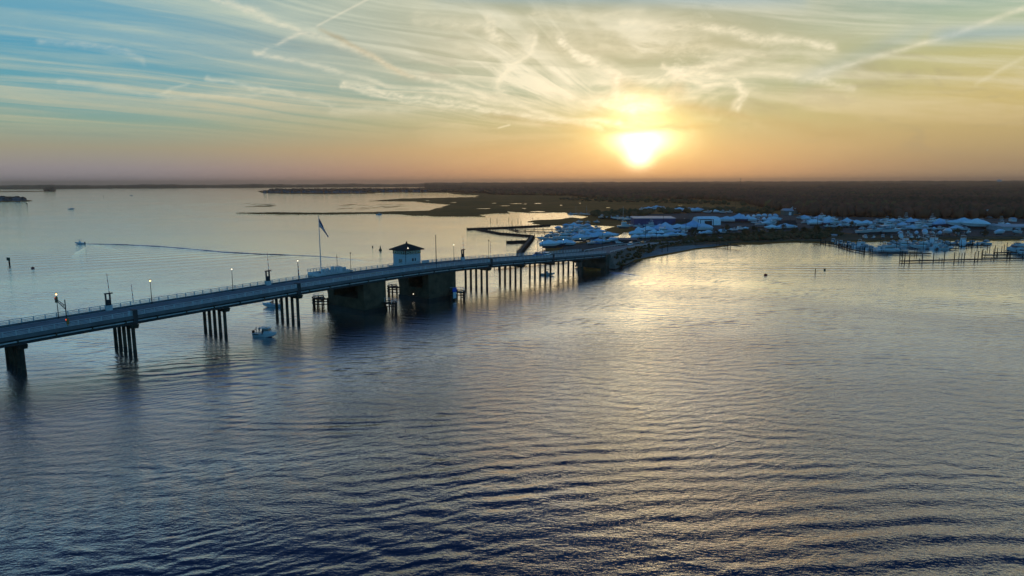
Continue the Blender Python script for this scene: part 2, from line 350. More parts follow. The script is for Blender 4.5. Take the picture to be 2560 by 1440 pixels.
# water
def water_mat(name, amp=1.0):
    m = bpy.data.materials.new(name); m.use_nodes = True; T = NT(m.node_tree); T.n.clear()
    t = T.node('ShaderNodeTexCoord'); geo = T.node('ShaderNodeNewGeometry')
    x, y, z = T.sep(E(T, geo.outputs['Position']))
    a = radians(-6); xr = x*cos(a) + y*sin(a); yr = y*cos(a) - x*sin(a)
    wv = T.noise(T.xyz(x*0.045, y*0.045), 1.0, 2, 0.5)
    n1 = T.noise(T.xyz(xr*0.55 + wv*1.5, yr*1.25), 1.0, 4, 0.55, 0.25)            # wind chop, ~1 m
    n2 = T.noise(T.xyz(xr*0.15 + wv*2, yr*0.36 + wv*2, 4.0), 1.0, 3, 0.5, 0.4)      # longer waves, ~3 m
    n3 = T.noise(T.xyz(x*1.7, y*2.7, 9.0), 1.0, 3, 0.6)                             # ripples
    gust = T.noise(T.xyz(x*0.006, y*0.010, 2.0), 1.0, 3, 0.5, 0.8)
    gs = T.smooth(gust, 0.30, 0.66)
    def swell(ang, lam, amp_, wamt, seed_):
        q = radians(ang); ph = (x*sin(q) + y*cos(q))*(2*pi/lam)
        wn = T.noise(T.xyz(x*0.13/lam*3, y*0.16/lam*3, seed_), 1.0, 2, 0.5); md = T.smooth(T.noise(T.xyz(x*0.05, y*0.07, seed_ + 5.0), 1.0, 2, 0.5), 0.32, 0.66)
        return T.m('SINE', ph + wn*wamt)*md*amp_
    calm = 1.0 - 0.62*T.smooth(y, 95.0, 260.0)
    h = (n1*0.13*(0.45 + gs*0.7) + n2*0.15 + n3*0.125*(0.4 + gs))*calm
    h = h + (swell(-14, 2.7, 0.034, 11.0, 1.0) + swell(9, 3.6, 0.040, 12.0, 11.0) + swell(-32, 1.6, 0.017, 12.0, 21.0) + swell(24, 5.2, 0.034, 10.0, 31.0))*(1.0 - 0.45*T.smooth(y, 120.0, 320.0))
    tmod = T.smooth(T.noise(T.xyz(x*0.09, y*0.14, 6.0), 1.0, 3, 0.5), 0.30, 0.62)
    # boat-wake swells: curved trains
    def train(cx, cy, rad, width, lam, amp_, ax, ay, sxw, syw, phase=0.0):
        ddx = x - cx; ddy = y - cy
        r = T.m('SQRT', ddx*ddx + ddy*ddy)
        env = T.gauss((x - ax)/sxw)*T.gauss((y - ay)/syw)
        rr = r + wv*2.4
        return T.m('SINE', rr*(2*pi/lam) + phase)*amp_*env*(0.45 + 0.55*tmod)
    p1 = G(860, 1062); h = h + train(p1[0] - 6, p1[1] + 150, 0, 0, 3.1, 0.13, p1[0], p1[1], 27, 5.0)
    p2 = G(2250, 1330); h = h + train(p2[0] + 10, p2[1] - 190, 0, 0, 4.3, 0.20, p2[0], p2[1], 24, 13)
    p3 = G(2200, 670); h = h + train(p3[0], p3[1] + 600, 0, 0, 9.0, 0.14, p3[0], p3[1], 90, 26)
    p4 = G(1500, 1180); h = h + train(p4[0] + 30, p4[1] - 220, 0, 0, 3.6, 0.13, p4[0], p4[1], 32, 12)
    p5 = G(300, 930); h = h + train(p5[0] - 60, p5[1] + 160, 0, 0, 4.4, 0.09, p5[0], p5[1], 55, 10)
    p6 = G(230, 1250); h = h + train(p6[0] - 90, p6[1] - 50, 0, 0, 3.4, 0.10, p6[0], p6[1], 25, 14)
    p7 = G(250, 650); h = h + train(p7[0] - 200, p7[1] + 300, 0, 0, 14.0, 0.12, p7[0], p7[1], 120, 60)
    bn = T.node('ShaderNodeBump'); bn.inputs['Strength'].default_value = 1.0; bn.inputs['Distance'].default_value = amp
    T.put(bn.inputs['Height'], h)
    gl = T.node('ShaderNodeBsdfGlossy'); gl.inputs['Roughness'].default_value = 0.10; gl.inputs['Color'].default_value = (1, 1, 1, 1)
    T.put(gl.inputs['Roughness'], 0.03 + gs*0.05)
    df = T.node('ShaderNodeBsdfDiffuse'); df.inputs['Color'].default_value = (0.007, 0.027, 0.060, 1)
    fr = T.node('ShaderNodeFresnel'); fr.inputs['IOR'].default_value = 1.34
    for nn in (gl, fr): T.l.new(bn.outputs[0], nn.inputs['Normal'])
    f = T.m('POWER', T.smooth(E(T, fr.outputs[0]), 0.024, 0.225), 1.15)*0.97 + 0.010
    mx = T.node('ShaderNodeMixShader'); T.put(mx.inputs[0], f); T.l.new(df.outputs[0], mx.inputs[1]); T.l.new(gl.outputs[0], mx.inputs[2])
    out = T.node('ShaderNodeOutputMaterial'); T.l.new(mx.outputs[0], out.inputs[0])
    return m
WATER = water_mat('bay_water', 1.0)

# ------------------------------------------------------------------ mesh builder
class MB:
    def __init__(s): s.v = []; s.f = []; s.mi = []; s.cur = 0
    def add(s, vs, fs):
        k = len(s.v); s.v += [tuple(v) for v in vs]; s.f += [tuple(i + k for i in f) for f in fs]; s.mi += [s.cur]*len(fs); return s
    def box(s, x0, x1, y0, y1, z0, z1):
        return s.add([(x0, y0, z0), (x1, y0, z0), (x1, y1, z0), (x0, y1, z0), (x0, y0, z1), (x1, y0, z1), (x1, y1, z1), (x0, y1, z1)],
                     [(3, 2, 1, 0), (4, 5, 6, 7), (0, 1, 5, 4), (1, 2, 6, 5), (2, 3, 7, 6), (3, 0, 4, 7)])
    def hexa(s, p):   # 8 points, bottom 4 ccw, top 4
        return s.add(p, [(3, 2, 1, 0), (4, 5, 6, 7), (0, 1, 5, 4), (1, 2, 6, 5), (2, 3, 7, 6), (3, 0, 4, 7)])
    def tube(s, a, b, r0, r1=None, n=6):
        r1 = r0 if r1 is None else r1; a = Vector(a); b = Vector(b); d = (b - a).normalized()
        u = d.orthogonal().normalized(); w = d.cross(u); vs = []
        for c, r in ((a, r0), (b, r1)):
            for i in range(n):
                t = 2*pi*i/n; vs.append(c + u*(r*cos(t)) + w*(r*sin(t)))
        fs = [(i, (i+1) % n, n + (i+1) % n, n + i) for i in range(n)] + [tuple(range(n))[::-1], tuple(range(n, 2*n))]
        return s.add(vs, fs)
    def lathe(s, c, prof, n=10):
        vs = []; fs = []
        for r, z in prof:
            for i in range(n):
                t = 2*pi*i/n; vs.append((c[0] + r*cos(t), c[1] + r*sin(t), c[2] + z))
        for k in range(len(prof) - 1):
            for i in range(n): fs.append((k*n + i, k*n + (i+1) % n, (k+1)*n + (i+1) % n, (k+1)*n + i))
        fs.append(tuple(range(n))[::-1]); fs.append(tuple(range((len(prof)-1)*n, len(prof)*n)))
        return s.add(vs, fs)
    def ball(s, c, r, n=8, m=6, sz=1.0):
        return s.lathe(c, [(max(r*sin(pi*k/m), 0.001), -r*sz*cos(pi*k/m)) for k in range(m + 1)], n)
    def loft(s, secs, closed=True, caps=True):
        n = len(secs[0]); vs = [p for q in secs for p in q]; fs = []
        for k in range(len(secs) - 1):
            for i in range(n if closed else n - 1):
                j = (i + 1) % n; fs.append((k*n + i, k*n + j, (k+1)*n + j, (k+1)*n + i))
        if caps: fs += [tuple(range(n))[::-1], tuple(range((len(secs)-1)*n, len(secs)*n))]
        return s.add(vs, fs)
    def prism(s, pts, z0, z1):
        n = len(pts); tri = tessellate_polygon([[Vector((p[0], p[1], 0)) for p in pts]])
        vs = [(p[0], p[1], z1) for p in pts] + [(p[0], p[1], z0) for p in pts]
        ar = sum(pts[i][0]*pts[(i+1) % n][1] - pts[(i+1) % n][0]*pts[i][1] for i in range(n))
        fs = []
        for t in tri:
            a, b, c = [Vector((pts[i][0], pts[i][1], 0)) for i in t]
            fs.append(t if (b - a).cross(c - a).z > 0 else t[::-1])
        for i in range(n):
            j = (i + 1) % n; q = (i, j, n + j, n + i); fs.append(q[::-1] if ar > 0 else q)
        return s.add(vs, fs)
    def mesh(s, name, mats, smooth=False):
        me = bpy.data.meshes.new(name); me.from_pydata(s.v, [], s.f)
        for m in (mats if isinstance(mats, (list, tuple)) else [mats]): me.materials.append(m)
        if max(s.mi or [0]) > 0: me.polygons.foreach_set('material_index', s.mi)
        if smooth: me.polygons.foreach_set('use_smooth', [True]*len(me.polygons))
        me.update(); return me
def obj(name, mb, mats, parent=None, smooth=False):
    me = mb.mesh(name, mats, smooth) if isinstance(mb, MB) else mb
    o = bpy.data.objects.new(name, me); COL.objects.link(o); o.parent = parent; return o
def thing(name, label, cat, loc=(0, 0, 0), rz=0.0, group=None, sc=1.0):
    o = bpy.data.objects.new(name, None); o.empty_display_size = 0.5; COL.objects.link(o)
    o.location = loc; o.rotation_euler = (0, 0, rz); o.scale = (sc, sc, sc)
    o['label'] = label; o['category'] = cat
    if group: o['group'] = group
    return o
def tag(o, label, cat, group=None):
    o['label'] = label; o['category'] = cat
    if group: o['group'] = group
    return o
def structure(name, mb, m, kind='structure', smooth=False):
    o = obj(name, mb, m, None, smooth); o['kind'] = kind; return o
KIDS = {}
def dup(root, loc, rz, label, group=None, sc=1.0, cat=None):
    r = root.copy(); COL.objects.link(r); r.location = loc; r.rotation_euler = (0, 0, rz); r.scale = (sc, sc, sc); r['label'] = label
    if group: r['group'] = group
    if cat: r['category'] = cat
    if root.name not in KIDS: KIDS[root.name] = [(c, list(c.children)) for c in root.children]
    for ch, gs in KIDS[root.name]:
        c = ch.copy(); COL.objects.link(c); c.parent = r
        for g in gs:
            d = g.copy(); COL.objects.link(d); d.parent = c
    return r
class Proto:     # first use moves the prototype itself
    def __init__(s, root): s.root = root; s.used = False
    def place(s, loc, rz, label, group=None, sc=1.0):
        if not s.used:
            s.used = True; r = s.root; r.location = loc; r.rotation_euler = (0, 0, rz); r.scale = (sc, sc, sc); r['label'] = label
            if group: r['group'] = group
            return r
        return dup(s.root, loc, rz, label, group, sc)
ONES = 'first second third fourth fifth sixth seventh eighth ninth tenth eleventh twelfth thirteenth fourteenth fifteenth sixteenth seventeenth eighteenth nineteenth twentieth'.split()
def ordw(i, n):
    if i == 0: return 'leftmost'
    if i == n - 1: return 'rightmost'
    k = i + 1
    if k <= 20: return ONES[k - 1]
    return {2: 'twenty', 3: 'thirty', 4: 'forty', 5: 'fifty'}[k//10] + ('-' + ONES[k % 10 - 1] if k % 10 else 'th')

#__LAND__
# ------------------------------------------------------------------ water and land
b = MB(); Wd = 60000; b.add([(-Wd, -3000, 0), (Wd, -3000, 0), (Wd, Wd, 0), (-Wd, Wd, 0)], [(0, 1, 2, 3)])
structure('water', b, WATER)
def rough_edge(pts, step_px=9, amp=0.35, seed=1):
    r = random.Random(seed); out = []
    n = len(pts)
    for i in range(n):
        a, c = pts[i], pts[(i + 1) % n]; L = hypot(c[0]-a[0], c[1]-a[1])
        k = max(1, min(40, int(L/step_px)))
        for j in range(k):
            t = j/k; x = a[0] + (c[0]-a[0])*t; y = a[1] + (c[1]-a[1])*t
            if j: y += r.uniform(-1, 1)*amp
            out.append((x, y))
    return out
def land(name, pts, z, m, amp=0.3, step=9, seed=1):
    pts = rough_edge(pts, step, amp, seed) if amp else pts
    b = MB(); b.prism([G(x, y, 0) for x, y in pts], -0.6, z)
    return structure(name, b, m)
R_ = 3300
far_pts = [G(x, y) for x, y in rough_edge([(-500, 472.8), (0, 470.7), (300, 469.9), (600, 469.0), (800, 468.4), (912, 467.6), (1060, 467.9)], 14, 0.12, 3)]
b = MB(); b.prism(far_pts[:-1] + [G(1060, 467.9), G(1075, 471.5), G(1500, 472), G(2560, 468), G(3600, 466), (16000, 16000), (-16000, 16000)], -0.5, 1.3)
structure('far_land', b, FARL)
main = [(644, 478.4), (662, 475.5), (800, 474.0), (912, 472.5), (1080, 471.6), (1500, 471), (R_, 468), (R_, 600),
        (2560, 601), (2330, 602), (2200, 604), (2110, 607), (2060, 609), (2036, 606.7), (1982, 606), (1937, 608), (1901, 611), (1853, 611), (1794, 617.5), (1740, 623), (1710, 629),
        (1628, 644), (1579, 654), (1530, 664), (1493, 677), (1466, 676), (1452, 664), (1430, 650), (1405, 640), (1385, 634), (1365, 627), (1362, 618), (1430, 609), (1480, 603), (1550, 600), (1588, 596), (1592, 584), (1560, 580), (1545, 590), (1520, 590), (1512, 574), (1545, 566), (1480, 562.5), (1376, 563.5), (1331, 559), (1339, 555.6), (1319, 554.7), (1342, 551), (1399, 549), (1427, 544.5), (1455, 547), (1474, 542),
        (1419, 534.6), (1415.6, 531.2), (1389, 531), (1324, 532), (1265, 528.4), (1275, 533.5), (1239, 533.5), (1190, 537.5), (1214, 541.6), (1160, 541.2), (1087, 541), (1065, 539), (1035, 539.4), (1005, 536), (923, 534.5), (824, 536), (709, 536), (635, 534.5), (590, 532.6),
        (690, 531.2), (778, 532.3), (860, 531.6), (928, 530.6), (1000, 528.5), (1073, 527), (1089, 521.6), (1128, 512), (1106, 510), (1059, 506.5), (1037, 503.2), (924, 502.7), (999, 497), (1114, 494.3), (1205, 493), (1188, 491.5), (1201, 488), (1144, 486), (1119, 482.2), (1026, 481.2), (939, 482), (936, 483.9), (813, 485.5), (709, 484.7), (655, 482.5)]
land('marsh_land', main, 0.45, MARSH, 0.42, 6, 5)
# left islands
land('marsh_island', [(-200, 480.5), (40, 478.2), (110, 477.6), (140, 478), (75, 479.6), (-200, 481.8)], 0.5, MARSH, 0.1, 8, 8)
land('lagoon_island', [(-200, 500), (0, 497.5), (60, 499.5), (81, 502), (72, 503.6), (0, 505.2), (-200, 506)], 0.6, MARSH, 0.1, 8, 9)
# ponds and pans in the marsh
def pond(cx, cy, w, h, seed):
    r = random.Random(seed); pts = []
    for i in range(16):
        t = 2*pi*i/16; k = r.uniform(0.55, 1.1); pts.append((cx + w/2*cos(t)*k, cy + h/2*sin(t)*k))
    b = MB(); b.prism([G(x, y, 0.45) for x, y in pts], 0.40, 0.456); return b
b = MB()
for i, (cx, cy, w, h) in enumerate([(1290, 509, 34, 1.6), (1236, 508, 16, 1.2), (1313, 510, 12, 1), (1345, 508.5, 26, 1.4), (1100, 519.5, 18, 1.2), (1210, 521.5, 46, 1.6), (1262, 514.5, 30, 1.3), (1068, 501, 14, 1.2), (1135, 506, 18, 1.2), (1345, 529, 50, 2.0), (1403, 513, 10, 1), (1450, 508, 8, 0.8), (1520, 519, 12, 1), (1310, 521, 12, 1),
        (1764, 517.5, 20, 1.3), (1812, 527.5, 30, 2.4), (1858, 526.5, 26, 1.6), (1875, 533.6, 44, 3.0), (1905, 531, 18, 1.6), (1840, 529, 14, 1.4), (1975, 535, 10, 1.2), (1700, 513, 16, 1)]):
    q = pond(cx, cy, w, h, i + 40); b.add(q.v, q.f)
structure('marsh_pond', b, WATER)
# boatyard, scrub, beach
land('boatyard_ground', [(1395, 630), (1420, 616), (1500, 607), (1598, 601), (1606, 580), (1575, 565), (1560, 548), (1600, 538), (1750, 534), (1900, 536), (2060, 543), (2300, 548), (R_, 552), (R_, 592), (2560, 593), (2300, 594), (2200, 590), (2120, 585), (2050, 575), (2000, 583), (1900, 583), (1820, 590), (1740, 595), (1650, 603), (1600, 611), (1540, 618), (1490, 628), (1440, 640)], 0.9, YARD, 0.3, 10, 11)
land('scrub_ground', [(1602, 612), (1650, 604.5), (1740, 596.5), (1820, 591.5), (1900, 584.5), (2000, 584.5), (2050, 578), (2120, 588), (2200, 592), (2300, 596), (R_, 596), (R_, 599), (2330, 600), (2200, 602), (2110, 604.5), (2060, 606.5), (1982, 604), (1901, 608), (1853, 608), (1794, 613), (1740, 614), (1700, 617), (1640, 623), (1575, 638), (1530, 650), (1500, 660), (1490, 650), (1540, 628)], 1.0, SCRUB, 0.3, 10, 12)
land('beach', [(1640, 624), (1700, 618), (1740, 615), (1790, 612.3), (1820, 612.8), (1794, 616.8), (1740, 622.2), (1712, 627.8), (1630, 642.6), (1580, 652.4), (1530, 662.4), (1505, 668.5), (1526, 653), (1572, 640)], 0.7, SAND, 0.15, 8, 13)

# ------------------------------------------------------------------ woodland
def ico(sub):
    bm = bmesh.new(); bmesh.ops.create_icosphere(bm, subdivisions=sub, radius=1.0)
    v = np.array([q.co[:] for q in bm.verts]); f = np.array([[q.index for q in g.verts] for g in bm.faces]); bm.free(); return v, f
def scatter(name, P, Rad, H, sub, m, jag=0.28, seed=1):
    g = np.random.default_rng(seed); v, f = ico(sub); n = len(P); k = len(v)
    V = np.repeat(v[None], n, 0)*(1 + g.uniform(-jag, jag, (n, k, 1)))
    V[:, :, 0] *= Rad[:, None]*g.uniform(0.8, 1.2, (n, 1)); V[:, :, 1] *= Rad[:, None]*g.uniform(0.8, 1.2, (n, 1)); V[:, :, 2] *= (H*0.5)[:, None]
    V[:, :, 2] += (H*0.52)[:, None] + P[:, 2][:, None]; V[:, :, 0] += P[:, 0][:, None]; V[:, :, 1] += P[:, 1][:, None]
    F = (f[None] + (np.arange(n)*k)[:, None, None]).reshape(-1, 3); V = V.reshape(-1, 3)
    me = bpy.data.meshes.new(name); me.vertices.add(len(V)); me.vertices.foreach_set('co', V.ravel())
    me.loops.add(F.size); me.loops.foreach_set('vertex_index', F.ravel()); me.polygons.add(len(F))
    me.polygons.foreach_set('loop_start', np.arange(0, F.size, 3)); me.polygons.foreach_set('loop_total', np.full(len(F), 3))
    me.materials.append(m); me.update(calc_edges=True); me.validate()
    o = bpy.data.objects.new(name, me); COL.objects.link(o); o['kind'] = 'stuff'; return o
def inpoly(P, poly):
    x, y = P[:, 0], P[:, 1]; c = np.zeros(len(P), bool); n = len(poly)
    for i in range(n):
        (x1, y1), (x2, y2) = poly[i], poly[(i+1) % n]
        k = ((y1 > y) != (y2 > y)) & (x < (x2 - x1)*(y - y1)/((y2 - y1) or 1e-9) + x1); c ^= k
    return c
def pts_in(poly_px, density, seed, zfun=None, jitter=True):
    poly = [G(x, y) for x, y in poly_px]; a = np.array(poly); lo, hi = a.min(0), a.max(0); g = np.random.default_rng(seed)
    N = int((hi - lo).prod()*density); P = g.uniform(lo, hi, (N, 2)); return P[inpoly(P, poly)]
# dense woods on the right, three depth zones
z1 = [(1905, 520), (2020, 541), (2060, 543), (2300, 548), (R_, 552), (R_, 508), (2400, 508), (2000, 506), (1860, 507)]
P = pts_in(z1, 1/75, 21); n = len(P)
g = np.random.default_rng(5); Hh = g.uniform(8, 14, n)
scatter('woodland', np.c_[P, np.full(n, 0.3)], g.uniform(3.6, 6.2, n), Hh, 2, FOREST, 0.34, 22)
z2 = [(1860, 507), (2000, 506), (2400, 508), (R_, 508), (R_, 485), (2000, 484), (1600, 484), (1300, 484.5), (1215, 485.5), (1240, 487.5), (1420, 489.5), (1500, 498), (1640, 500), (1760, 499)]
P = pts_in(z2, 1/170, 23); n = len(P); scatter('woodland', np.c_[P, np.full(n, 0.3)], g.uniform(5, 9, n), g.uniform(8, 14, n), 1, FOREST, 0.3, 24)
z3 = [(R_, 485), (2000, 484), (1600, 484), (1300, 484.5), (1160, 484), (1130, 479), (1100, 474.5), (1500, 473), (2560, 469.5), (R_, 467)]
P = pts_in(z3, 1/1300, 25); n = len(P); scatter('woodland', np.c_[P, np.full(n, 0.3)], g.uniform(12, 24, n), g.uniform(10, 17, n), 1, FOREST, 0.3, 26)
# marsh-edge clumps
P = np.vstack([pts_in([(1380, 499), (1500, 497), (1760, 505), (1880, 512), (1880, 516), (1700, 510), (1500, 505)], 1/420, 27), pts_in([(1480, 538), (1560, 534), (1600, 534), (1620, 541), (1560, 552), (1500, 549)], 1/110, 28), pts_in([(1600, 529), (1900, 525), (1960, 530), (1900, 537), (1750, 534.5), (1600, 538)], 1/230, 29)]); n = len(P)
scatter('thicket', np.c_[P, np.full(n, 0.3)], g.uniform(2.5, 5.5, n), g.uniform(3, 7, n), 2, LEAF, 0.34, 30)
P = pts_in([(1606, 613), (1690, 605), (1745, 599), (1830, 592), (1900, 586), (1990, 586), (2050, 580), (2110, 590), (2050, 602), (1985, 602), (1900, 606), (1850, 606), (1790, 608), (1700, 612), (1640, 617), (1590, 628), (1560, 630)], 1/13, 31); n = len(P)
scatter('shrubbery', np.c_[P, np.full(n, 0.9)], g.uniform(0.9, 2.2, n), g.uniform(1.0, 3.0, n), 2, LEAF, 0.38, 32)
# far rolling canopy
def canopy(name, az0, az1, r0, r1, hf, m, na=900, nr=120, seed=3):
    az = np.radians(np.linspace(az0, az1, na)); rr = np.geomspace(r0, r1, nr); A, Rr2 = np.meshgrid(az, rr)
    g = np.random.default_rng(seed)
    Xs, Ys = Rr2*np.sin(A), Rr2*np.cos(A); Hs = hf(A, Rr2) + g.uniform(-3.6, 3.6, A.shape)
    Hs[0] = -0.5
    V = np.stack([Xs, Ys, Hs], -1).reshape(-1, 3); idx = np.arange(na*nr).reshape(nr, na)
    F = np.stack([idx[:-1, :-1], idx[:-1, 1:], idx[1:, 1:], idx[1:, :-1]], -1).reshape(-1, 4)
    me = bpy.data.meshes.new(name); me.from_pydata(V.tolist(), [], F.tolist()); me.materials.append(m)
    o = bpy.data.objects.new(name, me); COL.objects.link(o); o['kind'] = 'structure'; return o
def hl(A, R2):
    d = np.degrees(A); return 15 + 5*np.sin(d*0.9 + 1) + 2.5*np.sin(d*3.3) + 1.5*np.sin(d*9.1) + np.clip((R2 - 7200)/3500, 0, 1)*10
canopy('far_treeline', -46, -6.5, 7120, 12500, hl, FARL, 900, 40, 3)
def hr(A, R2):
    d = np.degrees(A); base = np.clip((R2 - 2600)/6500, 0, 1)
    return 11 + base*26 + 4*np.sin(d*0.55 + R2/900) + 3.2*np.sin(d*1.7 - R2/500) + 1.6*np.sin(d*4.1 + R2/300) + 1.2*np.sin(d*7.7)
canopy('far_hills', -7.2, 48, 4300, 13500, hr, FARL, 1300, 90, 4)

#__BRIDGE__
# ------------------------------------------------------------------ bridge
TA = (-88.69386, 156.69613); BD = radians(50.235783)
dX, dY = cos(BD), sin(BD)
def BW(t, y, z=0.0): return (TA[0] + dX*t - dY*y, TA[1] + dY*t + dX*y, z)
def b_t(px, y):          # t of the point on the line at lateral offset y that shows at picture column px (level z~10)
    lo, hi = -60.0, 400.0
    for _ in range(50):
        m_ = (lo + hi)/2
        if proj(*BW(m_, y, 10.0))[0] < px: lo = m_
        else: hi = m_
    return lo
PROF = [(-75, 7.0), (-45, 8.1), (-26, 8.85), (0, 9.62), (22, 10.25), (43, 10.85), (65, 11.25), (85, 11.42), (105, 11.22), (123, 10.75), (143, 10.0), (163, 9.1), (185, 8.2), (206, 7.5), (240, 6.2), (280, 4.8), (330, 3.4), (380, 2.4), (450, 1.6), (700, 1.4)]
PTX = np.array([p[0] for p in PROF], float); PTZ = np.array([p[1] for p in PROF], float)
def zd(t):
    return float(np.mean([np.interp(t + k, PTX, PTZ) for k in (-9, -5, 0, 5, 9)]))
Y0, Y1 = -1.7, 12.4      # near and far deck edge
T0, T1 = -60.0, 206.0
bridge = thing('bridge', 'long low grey drawbridge on concrete piles crossing the bay', 'bridge', (TA[0], TA[1], 0), BD)
ts = list(np.arange(T0, T1 + 0.1, 3.8))
def strip(y0, y1, zo0, zo1, ts, zf=zd):
    b = MB(); secs = [[(t, y0, zf(t) + zo0), (t, y1, zf(t) + zo0), (t, y1, zf(t) + zo1), (t, y0, zf(t) + zo1)] for t in ts]
    return b.loft(secs)
obj('deck', strip(Y0, Y1, -0.55, -0.10, ts), DECKC, bridge)
obj('roadway', strip(Y0 + 1.0, Y1 - 1.0, -0.096, -0.03, ts), DECKC if False else mat('worn_road', (0.155, 0.155, 0.16), 0.85, 0.2, 0.25), bridge)
for yy in (Y0 + 1.45, Y1 - 1.45): obj('edge_line', strip(yy - 0.07, yy + 0.07, -0.026, -0.02, ts), WHP, bridge)
for yy in (5.25, 5.5): obj('centre_line', strip(yy - 0.06, yy + 0.06, -0.026, -0.02, ts), YEL, bridge)
for yy, nm in ((Y0, 'curb'), (Y1 - 0.45, 'curb')): obj(nm, strip(yy, yy + 0.45, -0.094, 0.25, ts), DECKC, bridge)
for yy in (Y0 + 0.9, 3.0, 7.0, Y1 - 1.4): obj('girder', strip(yy, yy + 0.5, -2.0, -0.553, ts), GIRD, bridge)
def railing(y, t0, t1, step=2.3, bars=(0.35, 0.62, 0.90), top=1.28):
    b = MB(); t = t0
    while t <= t1:
        z = zd(t) + 0.25; b.box(t - 0.09, t + 0.09, y - 0.09, y + 0.09, z, z + top - 0.25); t += step
    tt = list(np.arange(t0, t1 + 0.1, step))
    for h in bars + (top,):
        secs = [[(t, y - 0.05, zd(t) + h - 0.06), (t, y + 0.05, zd(t) + h - 0.06), (t, y + 0.05, zd(t) + h + 0.06), (t, y - 0.05, zd(t) + h + 0.06)] for t in tt]
        b.loft(secs)
    return b
obj('railing', railing(Y0 + 0.22, T0, T1), STEEL, bridge)
obj('railing', railing(Y1 - 0.22, T0, T1), STEEL, bridge)
q = MB(); q.loft([[(t, Y0+0.55+0.12*a, zd(t)-1.15+0.12*b_) for a, b_ in ((-1, -1), (1, -1), (1, 1), (-1, 1))] for t in ts]); obj('conduit', q, STEEL, bridge)
for k_, t in enumerate(np.arange(T0+2, T1, 7.0)):
    if len([1 for v in (0,) if T0+2 <= t <= T1]): obj('bracket', MB().hexa([(t-0.12, Y0+0.4, zd(t)-1.5), (t+0.12, Y0+0.4, zd(t)-1.5), (t+0.12, Y0+0.9, zd(t)-1.5), (t-0.12, Y0+0.9, zd(t)-1.5), (t-0.12, Y0+0.1, zd(t)-0.553), (t+0.12, Y0+0.1, zd(t)-0.553), (t+0.12, Y0+0.9, zd(t)-0.553), (t-0.12, Y0+0.9, zd(t)-0.553)]), CONCD, bridge)
# pile bents
def bent(t, zb=-3.0):
    ztop = zd(t) - 2.0
    cap = MB()
    cap.hexa([(t-0.75, -0.9, ztop-1.0), (t+0.75, -0.9, ztop-1.0), (t+0.75, 12.0, ztop-0.65), (t-0.75, 12.0, ztop-0.65), (t-0.75, -1.5, ztop-0.003), (t+0.75, -1.5, ztop-0.003), (t+0.75, 12.3, ztop-0.003), (t-0.75, 12.3, ztop-0.003)])
    c = obj('pile_cap', cap, CONCD, bridge)
    for k in range(5):
        y = 0.35 + k*2.75; p = MB(); p.cur = 1; p.tube((t, y, zb), (t, y, 1.3), 0.46, 0.45, 8); p.cur = 0; p.tube((t, y, 1.3), (t, y, ztop - 0.9), 0.43, 0.43, 8); obj('pile', p, [CONCD, WET], c)
bt = [-44.5, -22.1, 0.0, 22.4, 44.0, 124.5, 144.6, 164.3, 185.1]
for t in bt: bent(t)
# rail-end cabinets at the expansion joints, near side
for px in (338, 748, 1229, 1384):
    t = b_t(px, Y0)
    q = MB(); z = zd(t); q.box(t-0.4, t+0.5, Y0-0.15, Y0+0.5, z-1.4, z+1.35); q.box(t-0.45, t+0.55, Y0-0.05, Y0+1.7, z+1.35, z+1.5)
    obj('joint_cabinet', q, GIRD, bridge)
# the two bascule piers
def y_for(px, t, z):
    lo, hi = -5.0, 60.0
    for _ in range(50):
        m_ = (lo + hi)/2
        if proj(*BW(t, m_, z))[0] > px: lo = m_
        else: hi = m_
    return lo
def pier(pa, pb, pfar, win_back, nm):
    ta, tb = b_t(pa, -0.4), b_t(pb, -0.4)
    yf = y_for(pfar, ta, 3.0); zt = min(zd(ta), zd(tb)) - 0.56
    ya = -0.4
    ft = obj('pier', MB().box(ta, tb, ya, yf, 1.15, 4.4), CONC, bridge)
    obj('footing', MB().box(ta-0.25, tb+0.25, ya-0.25, yf+0.25, -4, 1.15), WET, ft)
    obj('near_wall', MB().box(ta, tb, ya, ya + 3.0, 4.4, zt), CONC, ft)
    s = MB(); s.hexa([(ta, yf-3.2, 4.4), (tb, yf-3.2, 4.4), (tb, yf, 4.4), (ta, yf, 4.4), (ta, yf-3.2, zt), (tb, yf-3.2, zt), (tb, yf+1.6, zt), (ta, yf+1.6, zt)])
    obj('far_wall', s, CONC, ft)
    w = MB(); y = ya + 3.0
    if win_back:
        w.box(tb-0.8, tb, y, y+1.2, 4.4, zt); w.box(tb-0.8, tb, y+2.4, y+3.2, 4.4, zt); w.box(tb-0.8, tb, y+4.6, yf-3.2, 4.4, zt)
        obj('front_wall', MB().box(ta, ta+0.8, y+7.2, yf-3.2, 4.4, zt), CONC, ft)
    else:
        w.box(tb-0.8, tb, y, y+0.5, 4.4, zt); w.box(tb-0.8, tb, y+1.3, yf-3.2, 4.4, zt); w.box(tb-0.8, tb, y+0.5, y+1.3, 4.4, 6.2)
    obj('back_wall', w, CONC, ft)
    return ta, tb, yf, zt, ft
P1 = pier(908, 964, 820, False, 'a'); P2 = pier(1071, 1139, 998, True, 'b')
# service lights glowing on the second pier
ta, tb, yf, zt, _ = P2
for yy, zz_ in ((yf-3.4, 8.7), (yf-5.6, 8.6), (yf-7.6, 2.0)):
    m_ = MB().ball((ta-0.25, yy, zz_), 0.14, 8, 6); obj('service_light', m_, LAMPW, bridge)
